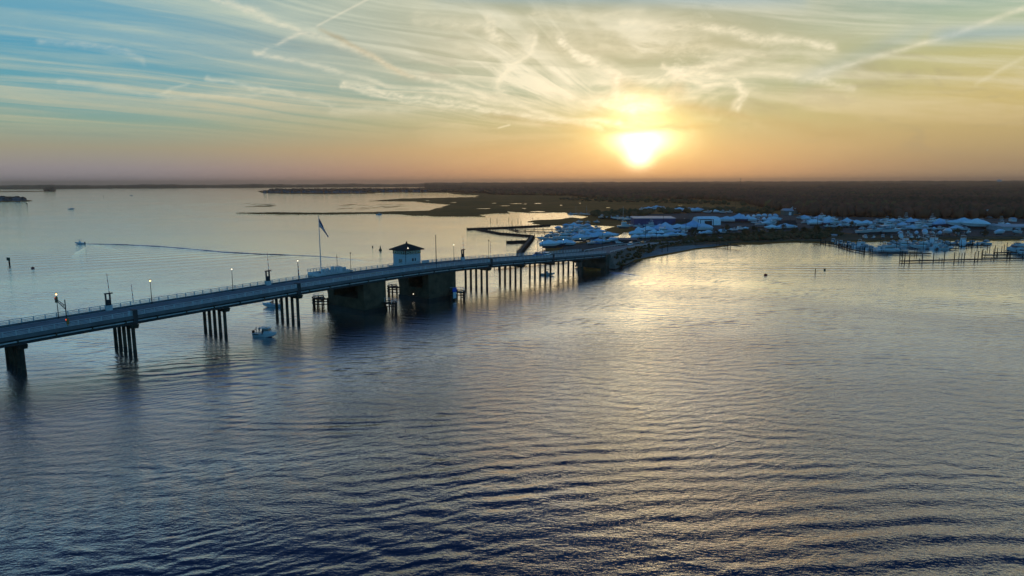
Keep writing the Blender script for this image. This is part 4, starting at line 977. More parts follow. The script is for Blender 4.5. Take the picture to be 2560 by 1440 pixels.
PR['ws_l'] = boat_wrap(7, 2.7, 1.5, PRF['tall']); PR['wk_l'] = boat_wrap(10, 3.6, 2.0, PRF['dome'], PINK, rnd=True)
PR['my_l'] = boat_yacht(14, 4.5, 2.3); PR['my_w'] = boat_yacht(14, 4.5, 2.3, False)
PR['sf_l'] = boat_yacht(13, 4.4, 2.2, True, True, True, nm='sportfishing_boat'); PR['sf_w'] = boat_yacht(13, 4.4, 2.2, False, True, True, nm='sportfishing_boat')
PR['nv_l'] = boat_yacht(13, 4.2, 2.2, True, False, False, GELB, nm='hardtop_cruiser')
PR['cr_l'] = boat_cruiser(10, 3.4, 1.8); PR['cr_w'] = boat_cruiser(10, 3.4, 1.8, False)
PR['cc_l'] = boat_console(7.5, 2.6, 1.4, True); PR['cc_w'] = boat_console(7.5, 2.6, 1.4, False)
PR['sl_w'] = boat_sail(10, 3.1, 1.5, 11.5); PR['sl_l'] = boat_sail(10, 3.1, 1.5, 11.5, True)
LEN = dict(wt=14, wp=15, wl=9, w2=12, wd=9, ws=7, wk=10, my=14, sf=13, nv=13, cr=10, cc=7.5, sl=10)
LOOK = dict(wt='humped white wrapped boat', wp='tall peaked wrapped boat', wl='low blue wrapped boat', w2='double-humped wrapped boat', wd='round-covered boat', ws='small white wrapped boat', wk='rounded pinkish wrapped boat',
            my='white flybridge yacht', sf='sportfishing boat with tower', nv='dark-hulled hardtop cruiser', cr='white cabin cruiser', cc='small open boat', sl='bare-masted sailboat')
rb = random.Random(99)
def row(where, a, c, kinds, on='l', size=1.0, head=0, jit=14, jy=0.8, z=0.9):
    n = len(kinds)
    for i, k in enumerate(kinds):
        s = (i + 0.5)/n; px = a[0] + (c[0]-a[0])*s + rb.uniform(-1, 1); py = a[1] + (c[1]-a[1])*s + rb.uniform(-jy, jy)
        X_, Y_ = G(px, py, 0); key = k + '_' + on
        if key not in PR: key = ('wt_' if k[0] == 'w' else 'cr_') + on
        kk = key[:2]; h = radians(head + rb.uniform(-jit, jit)) + (pi if rb.random() < 0.4 else 0)
        PR[key].place((X_, Y_, z if on == 'l' else 0.0), h, LOOK[kk] + ', ' + ordw(i, n) + (' ' if i in (0, n-1) else ' from left ') + where, 'boats ' + where, size*rb.uniform(0.9, 1.12))
S = str.split
row('at the outer slips left of the yard', (1350, 599), (1440, 598), S('cr cc sf cr'), 'w', 0.95, 5)
row('in the second slip row from the bridge', (1372, 588), (1500, 591), S('cr cr my wd my wp wt'), 'w', 0.78, 8)
row('in the third slip row from the bridge', (1392, 580), (1508, 581), S('cr sf my wt wd wt'), 'w', 0.78, 8)
row('in the fourth slip row below the marsh spit', (1388, 572), (1500, 573), S('wd cr wt wd my wd cr'), 'w', 0.72, 10)
row('in the back slip row against the marsh spit', (1405, 566.5), (1476, 566.5), S('wd wp wt wd'), 'w', 0.72, 10)
row('on the quay beside the bridge end', (1368, 623), (1436, 617), S('wt w2 wt ws'), 'l', 0.9, 12, 6, 0.4, 0.6)
row('in the long line behind the bridge lamps', (1443, 608), (1535, 600), S('wt w2 wt wt'), 'l', 0.95, 12, 6, 0.4)
row('parked along the road behind the guard rail', (1470, 617), (1540, 609), S('cc wl cr ws'), 'l', 0.9, 15)
row('in front of the blue shed', (1545, 573), (1708, 575), S('my cr sf cr cr'), 'l', 0.85, 4)
row('in the big wrapped row below the blue shed', (1600, 590), (1712, 583), S('w2 wp wp wt'), 'l', 1.2, 6, 8)
row('in the middle wrapped row beside the road', (1585, 597), (1712, 590), S('wt cr w2 my wp cr'), 'l', 0.95, 6, 10)
row('in the small-boat row by the road scrub', (1582, 603), (1715, 596), S('ws ws wl ws ws ws wl ws ws'), 'l', 0.95, 8, 25, 0.4)
row('right of the tall wrapped yachts', (1712, 582), (1765, 583), S('wp wt'), 'l', 1.25, 6, 8)
row('in the short front row below the storage tent', (1732, 592.5), (1822, 587.5), S('wd ws ws wd ws ws wd ws'), 'l', 0.8, 30, 40, 0.3)
row('beside the rounded storage tent', (1800, 561), (1880, 559), S('wt wp wt'), 'l', 1.3, 2, 6)
row('in the back row of rounded covers', (1836, 552), (1944, 548.5), S('wd wd wd wd wd wd wd wd'), 'l', 1.15, 80, 15, 0.4)
row('in the row just before the rounded covers', (1862, 558.5), (1955, 556.5), S('wt wd cr wt wd wt ws'), 'l', 0.95, 30, 40, 0.5)
row('left of the dark-roofed shed', (1895, 568), (1952, 566), S('cr wt my cr'), 'l', 0.85, 10)
row('in front of the dark-roofed shed', (1916, 579), (1994, 575), S('wt wl wt ws'), 'l', 0.9, 5)
row('on the open gravel by the small brown building', (1806, 583), (1870, 578), S('cc ws cr cc ws'), 'l', 0.7, 20)
row('along the far edge behind the dark-roofed shed', (2008, 555), (2080, 556), S('wt cr wp my wt'), 'l', 0.95, 10)
row('in the central wrapped row of the right yard', (2030, 567), (2130, 566), S('wt cr w2 my cr wp'), 'l', 1.0, 8)
row('left of the large gap in the right yard', (2115, 573), (2190, 570), S('cr wt wt cr'), 'l', 1.1, 8)
row('in the far row under the dark woods', (2185, 563), (2305, 566), S('cr my wt cr sf wp cr'), 'l', 0.95, 8)
row('in the middle row under the dark woods', (2210, 573), (2320, 574), S('my cr wt cr my ws'), 'l', 0.9, 8)
row('left of the longest wrapped boat', (2318, 572), (2392, 572), S('my w2 wp wt nv'), 'l', 1.05, 8)
row('in the longest-boats row by the grey warehouse', (2385, 575), (2450, 575), S('wt wt'), 'l', 1.75, 3, 4)
row('just before the grey warehouse', (2448, 575), (2530, 575), S('my cr sf wt'), 'l', 1.0, 5)
row('in the cruiser row behind the right docks', (2150, 591), (2240, 588), S('cr cr nv cr'), 'l', 1.35, 8, 6)
row('in the small-boat row behind the right docks', (2240, 592), (2400, 592), S('ws cc ws wd cc ws wd ws'), 'l', 1.0, 60, 30)
row('on the far right gravel behind the docks', (2400, 590), (2560, 590), S('cc ws wd cr'), 'l', 1.0, 20)
row('along the curved dock of the right basin', (2078, 606), (2135, 617), S('cr cc cr cc cr cr'), 'w', 0.75, 60, 15, 0.5)
row('in slips along the curved dock end', (2135, 616), (2212, 630), S('cr my cr cr cc my'), 'w', 0.85, 10, 15, 0.8)
row('beside the twin finger docks', (2206, 631), (2262, 630), S('my cr'), 'w', 1.0, 5, 5, 0.4)
row('in the inner row of the right basin', (2220, 611), (2470, 612), S('cr cr my cr cc cr my cr cr cr my cr cc cr'), 'w', 0.9, 30, 35)
row('in the outer row of the right basin', (2230, 618), (2375, 624), S('cr my cr sf cr my cr'), 'w', 0.95, 10, 20)
row('at the far right docks', (2522, 620), (2568, 640), S('cr my my'), 'w', 1.0, 20, 15)
row('along the creek behind the marina', (1422, 536), (1500, 538), S('cr sl cr sl cr cr'), 'w', 0.9, 5, 10, 0.4)
row('in the far yard left of the tower mast', (1600, 528), (1662, 526), S('cr wt cr wt cr'), 'l', 1.1, 5)
row('in the far yard behind the blue shed', (1690, 532), (1752, 533), S('wt cr wt wt wt'), 'l', 1.15, 5)
row('in the far yard before the marsh ponds', (1758, 535), (1830, 536), S('cr wt cr cr'), 'l', 0.95, 5)
row('in the yard strip left of the blue shed', (1500, 548), (1580, 556), S('cr wl cr sl cr'), 'l', 1.0, 5)

row('in the tight cruiser row left of the storage tent', (1660, 566), (1738, 563), S('cr cc cr my cr'), 'l', 0.7, 10, 30)
row('in the small row between tent and rounded covers', (1815, 555), (1870, 553.5), S('cr cc cr ws'), 'l', 0.75, 20, 30)
row('in the second row before the rounded covers', (1880, 562.5), (1960, 561), S('cr ws cc wt cr cc'), 'l', 0.75, 15, 30)
row('in the rear row behind the dark-roofed shed', (1990, 551), (2075, 551), S('cr wt cr ws wt cr'), 'l', 0.8, 15, 20)
row('in the forward row right of the dark-roofed shed', (2005, 562), (2090, 561), S('cr wt my cr wt cr'), 'l', 0.8, 15, 20)
row('in the near row of the central right yard', (2060, 573), (2120, 572), S('cc cr ws cr'), 'l', 0.85, 15, 30)
row('hard against the wood edge in the right yard', (2180, 558.5), (2420, 562), S('cr wt ws my cr wt cr sf wt cr ws wt'), 'l', 0.8, 10, 20)
row('in the filled middle row of the right yard', (2190, 578), (2420, 581), S('cr ws cc cr wt my cr ws cr cc wt cr'), 'l', 0.8, 20, 35)
row('along the quay behind the right basin', (2150, 600), (2330, 600.5), S('cr cc cr cc my cr cc cr'), 'l', 0.7, 60, 25)
row('between the fourth slip row and the marsh', (1440, 561), (1500, 560), S('cr cc cr'), 'l', 0.7, 10)

# named boats on the open water
def at(px, py): x, y = G(px, py); return (x, y, 0)
def person(name_label, loc, rz, parent_h=1.72, sit=False, arm=0.3, m=CLOTH):
    h = parent_h; J = {}
    hip = 0.53*h if not sit else 0.30*h
    pts = [(0, 0, hip), (0, 0, hip+0.17*h), (0, 0, hip+0.29*h), (0, 0, hip+0.335*h), (0.01, 0, hip+0.40*h), (0.01, 0, hip+0.46*h)]
    ra = [0.15, 0.14, 0.15, 0.06, 0.095, 0.075]; ed = [(0, 1), (1, 2), (2, 3), (3, 4), (4, 5)]
    for s in (-1, 1):
        k = len(pts)
        if sit: pts += [(0.05, s*0.10, hip-0.02), (0.42, s*0.12, hip), (0.44, s*0.12, 0.06), (0.58, s*0.12, 0.03)]
        else: pts += [(0, s*0.10, hip-0.08), (0.02, s*0.12, 0.27*h), (0, s*0.12, 0.05), (0.14, s*0.13, 0.03)]
        ra += [0.09, 0.065, 0.045, 0.035]; ed += [(0, k), (k, k+1), (k+1, k+2), (k+2, k+3)]
        k = len(pts); pts += [(0, s*0.19, hip+0.27*h), (0.06, s*0.26, hip+0.11*h), (0.08+arm, s*0.22, hip+(0.02+arm*0.3)*h), (0.16+arm, s*0.21, hip+(0.01+arm*0.3)*h)]
        ra += [0.065, 0.048, 0.036, 0.034]; ed += [(2, k), (k, k+1), (k+1, k+2), (k+2, k+3)]
    me = bpy.data.meshes.new('person'); me.from_pydata(pts, ed, []); me.materials.append(m)
    o = bpy.data.objects.new('person', me); COL.objects.link(o); o.location = loc; o.rotation_euler = (0, 0, rz)
    sk = o.modifiers.new('skin', 'SKIN')
    if not me.skin_vertices: bm = bmesh.new(); bm.from_mesh(me); bm.verts.layers.skin.verify(); bm.to_mesh(me); bm.free()
    for i, v in enumerate(me.skin_vertices[0].data): v.radius = (ra[i], ra[i]); v.use_root = (i == 0)
    sb = o.modifiers.new('sub', 'SUBSURF'); sb.levels = 1; sb.render_levels = 1
    tag(o, name_label, 'person')
    hd = MB(); hd.ball((0.035, 0, hip+0.43*h), 0.088, 10, 8, 1.2); obj('face', hd, SKIN, o, True)
    hr_ = MB(); hr_.ball((-0.012, 0, hip+0.455*h), 0.100, 10, 6, 0.95); obj('hair', hr_, BARK, o, True)
    return o
# fishing boat by the bridge (near)
Xb, Yb, _ = at(663, 841)
q = thing('pilothouse_boat', 'white fishing boat with hardtop cabin drifting nearest to the camera', 'boat', (Xb, Yb, 0), radians(-12))
L, B = 6.4, 2.5; b, _ = hull(L, B, 1.35, z0=-0.25); obj('hull', b, [GEL, ANTI], q)
c = obj('cabin', house_block(-0.35, 1.75, 0.95, 0.70, 0.95, 2.35, 0.45, 0.0, 0.88), GEL, q); obj('roof', house_block(-1.15, 1.5, 1.05, 0.85, 2.353, 2.5, 0.5, 0.2, 0.95), GEL, c)
obj('hatch', MB().box(0.1, 0.8, -0.3, 0.3, 2.5, 2.56), GLASS, c); obj('window', house_block(-0.25, 1.50, 0.94, 0.71, 1.62, 2.15, 0.45, 0.0, 0.965), GLASS, c)
obj('foredeck', house_block(1.5, 2.7, 0.75, 0.3, 1.0, 1.28, 1.0), GEL, q)
o_ = MB(); o_.box(-3.65, -3.15, -0.25, 0.25, 0.7, 1.5); o_.box(-3.5, -3.3, -0.1, 0.1, -0.5, 0.7); obj('outboard_motor', o_, RUBBER, q)
r_ = MB()
for s in (-1, 1):
    pr = None
    for k in range(5):
        x = 1.2+0.48*k; w = 1.1*(1-((x)/3.4)**2.4); a_, t_ = (x, s*w, 1.2), (x, s*w, 1.72); r_.tube(a_, t_, 0.025, 0.025, 3)
        if pr: r_.tube(pr, t_, 0.025, 0.025, 3)
        pr = t_
obj('bow_rail', r_, STEEL, q); obj('hull_stripe', MB().box(-2.8, -1.2, -1.19, -1.17, 0.55, 0.75), DARKM, q)
def onboat(q, x, y, z): v = Matrix.Rotation(q.rotation_euler[2], 4, 'Z') @ Vector((x, y, z)); return (q.location[0]+v.x, q.location[1]+v.y, v.z)
person('person in dark jacket standing at the stern corner of the nearest boat', onboat(q, -2.4, -0.2, 0.85), radians(200), 1.6)
person('person in dark clothes standing behind the cabin of the nearest boat', onboat(q, -1.4, -0.35, 0.9), radians(-60), 1.7, m=CLOTH2)
person('person seated beside the cabin door of the nearest boat', onboat(q, -0.1, -1.0, 0.75), radians(-90), 1.6, True)
# boat under the span
Xb, Yb, _ = at(681, 767.5)
q = thing('walkaround_boat', 'white cuddy boat with people aboard, behind the piles under the bridge', 'boat', (Xb, Yb, 0), radians(176))
b, _ = hull(6.3, 2.4, 1.45, z0=-0.25); obj('hull', b, [GEL, ANTI], q); obj('cuddy', house_block(0.0, 2.3, 0.95, 0.35, 1.05, 1.55, 1.2), GEL, q)
obj('windshield', house_block(-0.1, 0.6, 0.85, 0.7, 1.5, 2.0, 0.9), GLASS, q); a = MB()
for s in (-1, 1): a.tube((-0.9, s*0.8, 1.1), (-0.6, s*0.85, 2.7), 0.04, 0.04, 4); a.tube((0.3, s*0.8, 1.6), (0.4, s*0.85, 2.7), 0.04, 0.04, 4)
obj('top_frame', a, STEEL, q); obj('canvas_top', house_block(-0.9, 0.75, 0.95, 0.95, 2.7, 2.8, 0.3), WRAPG, q)
o_ = MB(); o_.box(-3.6, -3.1, -0.3, 0.3, 0.8, 1.75); o_.box(-3.45, -3.25, -0.1, 0.1, -0.4, 0.8); obj('outboard_motor', o_, RUBBER, q)
person('person under the canvas top of the boat beneath the bridge', onboat(q, -0.5, 0.3, 0.8), radians(90), 1.7)
person('person standing mid-cockpit on the boat beneath the bridge', onboat(q, -1.5, 0.3, 0.8), radians(60), 1.6, m=CLOTH2)
person('person standing near the motor on the boat beneath the bridge', onboat(q, -2.5, 0.1, 0.8), radians(20), 1.65)
PR['cc_w'].place((*G(1368, 688), 0), radians(0), 'small white skiff between the last pile bents by the right shore', None, 0.85)
PR['cc_w'].place((*G(200, 610), 0), radians(172), 'small motorboat running left ahead of its long curved wake', None, 0.95)
PR['sl_w'].place((*G(178.5, 523), 0), radians(60), 'lone anchored sailboat with bare mast on the open bay at left', None, 1.0)
PR['cc_w'].place((*G(329, 489), 0), radians(10), 'tiny dark motorboat far off, right of the anchored sailboat', None, 1.3)
PR['cc_w'].place((*G(948, 537.2), 0), radians(5), 'low skiff moored against the long marsh spit above the bridge house', None, 1.0)

# wakes : low ridges of water
def ridge(pts, w, h, seed=1):
    b = MB(); secs = []; r = random.Random(seed); n = 0; P3 = [Vector((*G(*p), 0)) for p in pts]
    path = []
    for a, c in zip(P3, P3[1:]):
        k = max(2, int((c-a).length/1.6)); path += [a.lerp(c, i/k) for i in range(k)]
    for i, p in enumerate(path):
        d = (path[min(i+1, len(path)-1)] - path[max(i-1, 0)]).normalized(); nrm = Vector((-d.y, d.x, 0)); s = i/len(path); env = min(1, 0.35 + s*10)*min(1, (1-s)*3)
        hh = h*env*(0.88+0.12*sin(i*0.37)+r.uniform(-0.08, 0.08)); ww = w*(0.9+0.1*sin(i*0.23)); p = p + nrm*(0.5*sin(i*0.05))
        secs.append([p - nrm*ww + Vector((0, 0, -0.02)), p - nrm*ww*0.4 + Vector((0, 0, hh*0.7)), p + Vector((0, 0, hh)), p + nrm*ww*0.4 + Vector((0, 0, hh*0.7)), p + nrm*ww + Vector((0, 0, -0.02))])
    b.loft(secs, closed=False, caps=False); b.f = [q[::-1] for q in b.f]; o = obj('wake', b, WATER, None, True); o['kind'] = 'stuff'; return o
ridge([(204, 609.6), (260, 610.5), (320, 612.5), (400, 616.5), (480, 623), (560, 630), (640, 634.5), (720, 637.5), (800, 641), (860, 646), (910, 652.5), (950, 660)], 0.6, 0.40, 2)
ridge([(212, 618), (200, 626), (185, 634), (172, 644)], 1.0, 0.5, 3)
ridge([(230, 611), (275, 619), (310, 631)], 1.2, 0.16, 4)
ridge([(1520, 680), (1570, 685), (1610, 692)], 0.9, 0.25, 5)

# markers and buoys
def pile_marker(px, pb, pt, label, sign=True, m=BUOYG, r=0.2, nm='channel_marker', cat='channel marker', group=None, w=0.85):
    X_, Y_ = G(px, pb); h = zat(X_, Y_, pt); q = thing(nm, label, cat, (X_, Y_, 0), 0, group)
    obj('pile', MB().tube((0, 0, -2), (0, 0, h), r*1.1, r, 7), WOOD, q)
    if sign: obj('day_board', MB().box(-w, w, -r-0.12, -r, h-1.5*w, h+0.3), m, q)
    return q
pile_marker(24, 662, 645, 'dark square-topped channel marker on a pile at the left edge', True, BUOYG, 0.35)
pile_marker(68, 514, 508, 'small channel marker near the lagoon island tip', True, BUOYG, 0.35, w=1.3)
pile_marker(259, 492.5, 489, 'distant channel marker left of the far tiny motorboat', False, BUOYG, 0.5)
pile_marker(931.5, 618, 615, 'tiny distant day mark left of the dark buoy above the bridge', False, BUOYR, 0.4)
pile_marker(2038, 683, 671, 'lone leaning stake in the open water at right', False, BUOYG, 0.16)
pile_marker(2061, 675.5, 673, 'small square float beside the lone stake at right', True, BUOYG, 0.2, w=0.45)
for px, py, lb, m_ in ((82, 671, 'small dark float on the water left of the bridge', BUOYR), (951, 626, 'dark can buoy on the bay left of the bridge house', BUOYG), (1914, 688.5, 'small dark float below the beach jetty', BUOYR)):
    X_, Y_ = G(px, py); q = thing('buoy', lb, 'buoy', (X_, Y_, 0)); k = 1.3 if px != 951 else 1.0
    if px == 951: obj('body', MB().lathe((0, 0, -0.4), [(0.9, 0), (0.95, 0.9), (0.5, 1.3), (0.35, 2.2), (0.1, 2.9)], 8), m_, q); obj('top_mark', MB().ball((0, 0, 2.6), 0.3, 6, 4), m_, q)
    else: obj('body', MB().lathe((0, 0, -0.3), [(0.4, 0), (0.75, 0.3), (0.75, 0.7), (0.4, 0.95)], 8), m_, q); obj('handle', MB().tube((0, 0, 0.6), (0, 0, 1.0), 0.08, 0.08, 5), DARKM, q)

# docks
def dock(pts, w, label, z=1.0, sp=4.0, up=1.1, posts=True, rails=False, tall=0.0):
    P3 = [Vector((*G(*p), 0)) for p in pts]; o0 = P3[0]; q = thing('dock', label, 'dock', (o0.x, o0.y, 0)); b = MB(); npile = 0; P3 = [p - o0 for p in P3]
    secs = []
    for i, p in enumerate(P3):
        d = (P3[min(i+1, len(P3)-1)] - P3[max(i-1, 0)]).normalized(); n_ = Vector((-d.y, d.x, 0))*w/2
        zl = z-0.45 if w >= 1.3 else -1.0
        secs.append([p - n_ + Vector((0, 0, zl)), p + n_ + Vector((0, 0, zl)), p + n_ + Vector((0, 0, z)), p - n_ + Vector((0, 0, z))])
    b.loft(secs); obj('walkway', b, WOOD if w < 1.3 else WOODL, q)
    tot = sum((c-a).length for a, c in zip(P3, P3[1:])); sp = max(sp, tot*2/96 if w >= 1.3 else tot/96)
    for a, c in zip(P3, P3[1:]):
        L_ = (c-a).length; k = max(1, int(L_/sp)); d = (c-a).normalized(); n_ = Vector((-d.y, d.x, 0))*(w/2+0.12)
        for i in range(k):
            p = a.lerp(c, i/k)
            for s in ((1, -1) if w >= 1.3 else (1,)):
                pp = p + n_*s; obj('pile', MB().tube((pp.x, pp.y, -2), (pp.x, pp.y, z + up + (tall if (i % 3 == 0) else 0)), 0.19, 0.16, 5), WOOD, q)
    return q
dock([(1168, 574.6), (1267, 570.8), (1375, 565.2)], 1.2, 'long dark timber breakwater reaching left from the marsh spit', 1.5, 3.5, 0.9)
dock([(1192, 574.8), (1249, 585.8), (1331, 592.6)], 1.2, 'oblique timber breakwater joining the slanted walkway', 1.5, 3.5, 0.9)
dock([(1267, 608.2), (1318, 606.2)], 1.2, 'short timber breakwater left of the slanted walkway', 1.6, 3, 0.8)
dock([(1332, 593), (1325, 604), (1302, 632), (1296, 640)], 2.6, 'slanted wooden walkway running down to the bridge', 1.4, 5, 1.0)
dock([(1271, 573), (1296, 580), (1362, 583), (1460, 585)], 1.8, 'finger dock between breakwater and wrapped boats', 0.9, 6, 1.0)
dock([(1332, 596), (1400, 594.5), (1470, 596)], 1.8, 'dock walkway behind the outer slips', 1.0, 6, 1.2)
dock([(1290, 577), (1380, 576), (1500, 577.5)], 1.6, 'upper finger dock below the marsh spit', 0.9, 7, 1.0)
dock([(1241, 671), (1300, 665), (1360, 659), (1420, 653)], 3.0, 'dark wooden wharf behind the bridge piles', 1.3, 5, 1.0)
dock([(1740, 617.5), (1795, 616.5), (1851, 622.5)], 2.2, 'small jetty with railed end off the beach', 1.9, 9, 1.0)
dock([(2055, 609), (2095, 616), (2128, 627), (2160, 633), (2200, 634)], 1.8, 'curved dock at the left end of the right basin', 1.0, 5, 1.4, tall=1.0)
dock([(2157, 633.2), (2303, 633.5)], 1.8, 'upper of the twin finger docks in the right basin', 0.9, 8, 1.0, tall=1.5)
dock([(2178, 637.5), (2326, 637.0)], 1.8, 'lower of the twin finger docks in the right basin', 0.9, 8, 1.0, tall=1.5)
dock([(2252, 656), (2400, 652.5), (2600, 648)], 1.6, 'long outermost dock nearest the camera in the right basin', 0.9, 9, 0.8, tall=2.4)
dock([(2340, 624.5), (2394, 624.5)], 1.6, 'short finger dock at the middle of the right basin', 0.9, 7, 1.0)
dock([(2400, 619.5), (2472, 616)], 1.6, 'short dock right of the inner boats in the right basin', 0.9, 7, 1.0)
dock([(2458, 642), (2520, 641), (2600, 641)], 2.0, 'dock with end platform at the far right edge', 1.1, 6, 1.2, tall=1.0)
dock([(2488, 636), (2600, 634)], 2.0, 'upper dock behind the end platform at the far right edge', 1.1, 6, 1.2, tall=1.0)
dock([(2210, 614.5), (2330, 615.5), (2460, 612)], 1.6, 'inner dock walkway among the boats of the right basin', 0.9, 8, 1.2)
def piles(where, L, r=0.2):
    for i, (px, pb, pt) in enumerate(L):
        pile_marker(px, pb, pt, 'wooden mooring pile, %s %s' % (ordw(i, len(L)) + ('' if i in (0, len(L)-1) else ' from left'), where), False, None, r, 'mooring_pile', 'mooring pile', 'mooring piles ' + where)
piles('above the long breakwater', [(1226, 554, 545), (1242.5, 555, 547), (1272, 551, 544), (1280, 566, 551), (1295, 554, 546), (1302.5, 566, 551), (1332, 550, 544), (1345, 551, 545)], 0.22)
piles('standing beside the longest outermost dock', [(2261, 659, 630), (2273, 659, 632), (2305, 656, 634), (2333, 655, 633), (2360, 655, 629), (2385, 655, 631), (2410, 653, 631), (2436, 653, 630), (2445, 646, 627)], 0.19)
piles('in open water between the inner docks at right', [(2456, 643, 622), (2468, 628, 612), (2474, 629, 611), (2487, 632, 613), (2492, 640, 619), (2504, 628, 616), (2510, 627, 611), (2517, 622, 606), (2534, 622, 607)], 0.17)
rp = random.Random(5)
piles('along the curved dock at right', [(2052 + 11*i, 609 + 2.1*i + rp.uniform(-1, 1), 595 + 2.0*i + rp.uniform(-2, 2)) for i in range(12)], 0.15)
piles('among the inner boats of the right basin', [(2200 + 13.5*i, 620 + rp.uniform(-6, 4), 600 + rp.uniform(-5, 4)) for i in range(19)], 0.14)

# ------------------------------------------------------------------ buildings
def shed(px0, px1, pb, ptop, depth, label, wall, roof, gable=0.0, nm='shed', cat='shed', rz=0.0, doors=0, door_m=SIDW, wins=0):
    a, c = G(px0, pb), G(px1, pb); w = hypot(c[0]-a[0], c[1]-a[1]); h = zat(a[0], a[1], ptop) - 0.9
    ang = atan2(c[1]-a[1], c[0]-a[0]) + rz
    q = thing(nm, label, cat, (a[0], a[1], 0.9), ang); he = h*(1-gable)
    obj('wall', MB().box(0, w, 0, depth, -0.6, he), wall, q)
    r = MB(); o_ = 0.5
    if gable: r.add([(-o_, -o_, he-0.1), (w+o_, -o_, he-0.1), (w+o_, depth+o_, he-0.1), (-o_, depth+o_, he-0.1), (-o_*0.5, depth/2, h+0.1), (w+o_*0.5, depth/2, h+0.1)], [(3, 2, 1, 0), (0, 1, 5, 4), (2, 3, 4, 5), (1, 2, 5), (3, 0, 4)])
    else: r.hexa([(-o_, -o_, he), (w+o_, -o_, he), (w+o_, depth+o_, he), (-o_, depth+o_, he), (-o_, -o_, he+0.3), (w+o_, -o_, he+0.3), (w+o_, depth+o_, he+0.9), (-o_, depth+o_, he+0.9)])
    obj('roof', r, roof, q)
    for k in range(doors):
        x = w*(0.3+0.5*k/max(1, doors-0.001)) if doors > 1 else w*0.45; obj('door', MB().box(x, x+min(5, w*0.28), -0.06, -0.003, 0, he*0.72), door_m, q)
    for k in range(wins):
        x = w*(k+0.6)/(wins+0.4); wn = obj('window', MB().box(x, x+w*0.10, -0.07, -0.01, he*0.42, he*0.68), GLASS, q); obj('frame', MB().box(x-0.1, x+w*0.10+0.1, -0.10, -0.071, he*0.40, he*0.42), SIDW, wn)
    return q
shed(1585, 1688, 571, 546.5, 26, 'large blue boat shed with pale sloping roof in the marina', BLUEW, PALER, nm='boat_shed', cat='shed', doors=2, door_m=mat('shed_door', (0.08, 0.10, 0.2)))
shed(1681, 1728, 571, 549, 20, 'dark low annexe right of the blue boat shed', BRICK, ROOF, 0.25, nm='boat_shed', cat='shed', wins=2)
shed(1962, 1984, 540, 522, 16, 'green-grey shed with white door at the wood edge', mat('greengrey_siding', (0.10, 0.12, 0.11)), PALER, 0.3, nm='shed', doors=1)
shed(1988, 2014, 536, 516.5, 18, 'taller gabled shed with two white doors at the wood edge', mat('greengrey_siding', (0.10, 0.12, 0.11)), PALER, 0.3, nm='shed', doors=2)
shed(1952, 1992, 570, 552, 12, 'dark-roofed shed amid the wrapped boats', BRICK, ROOF, 0.55, nm='shed', doors=1, door_m=WRAP)
shed(1881, 1911, 577, 563, 8, 'small brown building on the open gravel', BRICK, mat('brown_roof', (0.12, 0.09, 0.075)), 0.3, nm='shed', wins=3)
shed(1549, 1592, 611, 600, 7, 'low dark open-fronted shed beside the road', mat('dark_siding', (0.03, 0.03, 0.035)), mat('mauve_roof', (0.16, 0.12, 0.13)), 0.0, nm='shed', wins=3)
shed(2505, 2590, 580, 562, 20, 'long grey warehouse at the right edge of the yard', SIDING, PALER, 0.3, nm='warehouse', cat='warehouse', doors=2, door_m=DARKM)
shed(2078, 2092, 594, 586, 4, 'small grey hut on the scrub by the right basin', SIDING, PALER, 0.3, nm='shed', wins=1)
HL = [(1984, 1997, 513, 498, 'pale grey house among the trees above the gabled shed', SIDING), (2021, 2046, 513, 500, 'white flat house right of the gabled shed', SIDW), (2148, 2158, 502, 496, 'distant house with pale gable deep in the woods', SIDW),
      (2194, 2206, 514, 505, 'bluish white house in the middle of the woods', SIDW), (2180, 2190, 509, 503, 'dim grey house left of the bluish white one', SIDING), (2354, 2374, 524, 516, 'teal grey house in the right woods', SIDING), (2372, 2386, 533, 527, 'low brown-roofed house below the teal grey one', BRICK),
      (2413, 2430, 532, 526, 'low grey house between two gables in the right woods', SIDING), (2436, 2448, 543, 532, 'steep gabled white house in the right woods', SIDW), (2462, 2472, 532, 526, 'small flat house above the steep white gable', SIDING), (2474, 2492, 545, 528, 'tall white house right of the steep gable', SIDW),
      (2502, 2516, 535, 527, 'pale house near the right edge of the woods', SIDING), (2500, 2508, 524, 518, 'tiny dim house highest in the right woods', SIDING), (2530, 2540, 554, 548, 'small green-roofed house just above the warehouse', SIDW)]
for i, (x0, x1, pb, pt, lb, wm) in enumerate(HL):
    q = shed(x0, x1, pb + 2, pt - 2.0, 9, lb, wm, PALER if wm is SIDW else ROOF, 0.4, nm='house', cat='house', wins=3, rz=rb.uniform(-0.25, 0.25)); q.location[2] = 1.5
# trees would bury them : open-topped clearing is in front, houses are raised on their lots
# quonset storage tent
a, c = G(1746, 566), G(1806, 566); w = hypot(c[0]-a[0], c[1]-a[1]); h = zat(a[0], a[1], 542)-0.9
q = thing('storage_tent', 'big rounded white storage tent in the middle of the boatyard', 'tent', (a[0], a[1], 0.9), 0.12)
b = MB(); secs = []
for k in range(9):
    s = k/8; rr_ = 1.0 if k < 8 else 0.93; x = w*s
    secs.append([(x, 8 + 7.5*cos(pi*(1-j/10)), (h*(0.35+0.65*sin(pi*j/10)) if 0 < j < 10 else 0)*(rr_ if s > 0.05 else 0.95)) for j in range(11)])
b.loft(secs, closed=True); obj('cover', b, WRAP, q, False)
obj('door', MB().box(6, 13, 0.2, 0.45, 0, h*0.5), DARKM, q); obj('frame', MB().box(5.7, 13.3, 0.1, 0.19, h*0.5, h*0.56), STEEL, q)
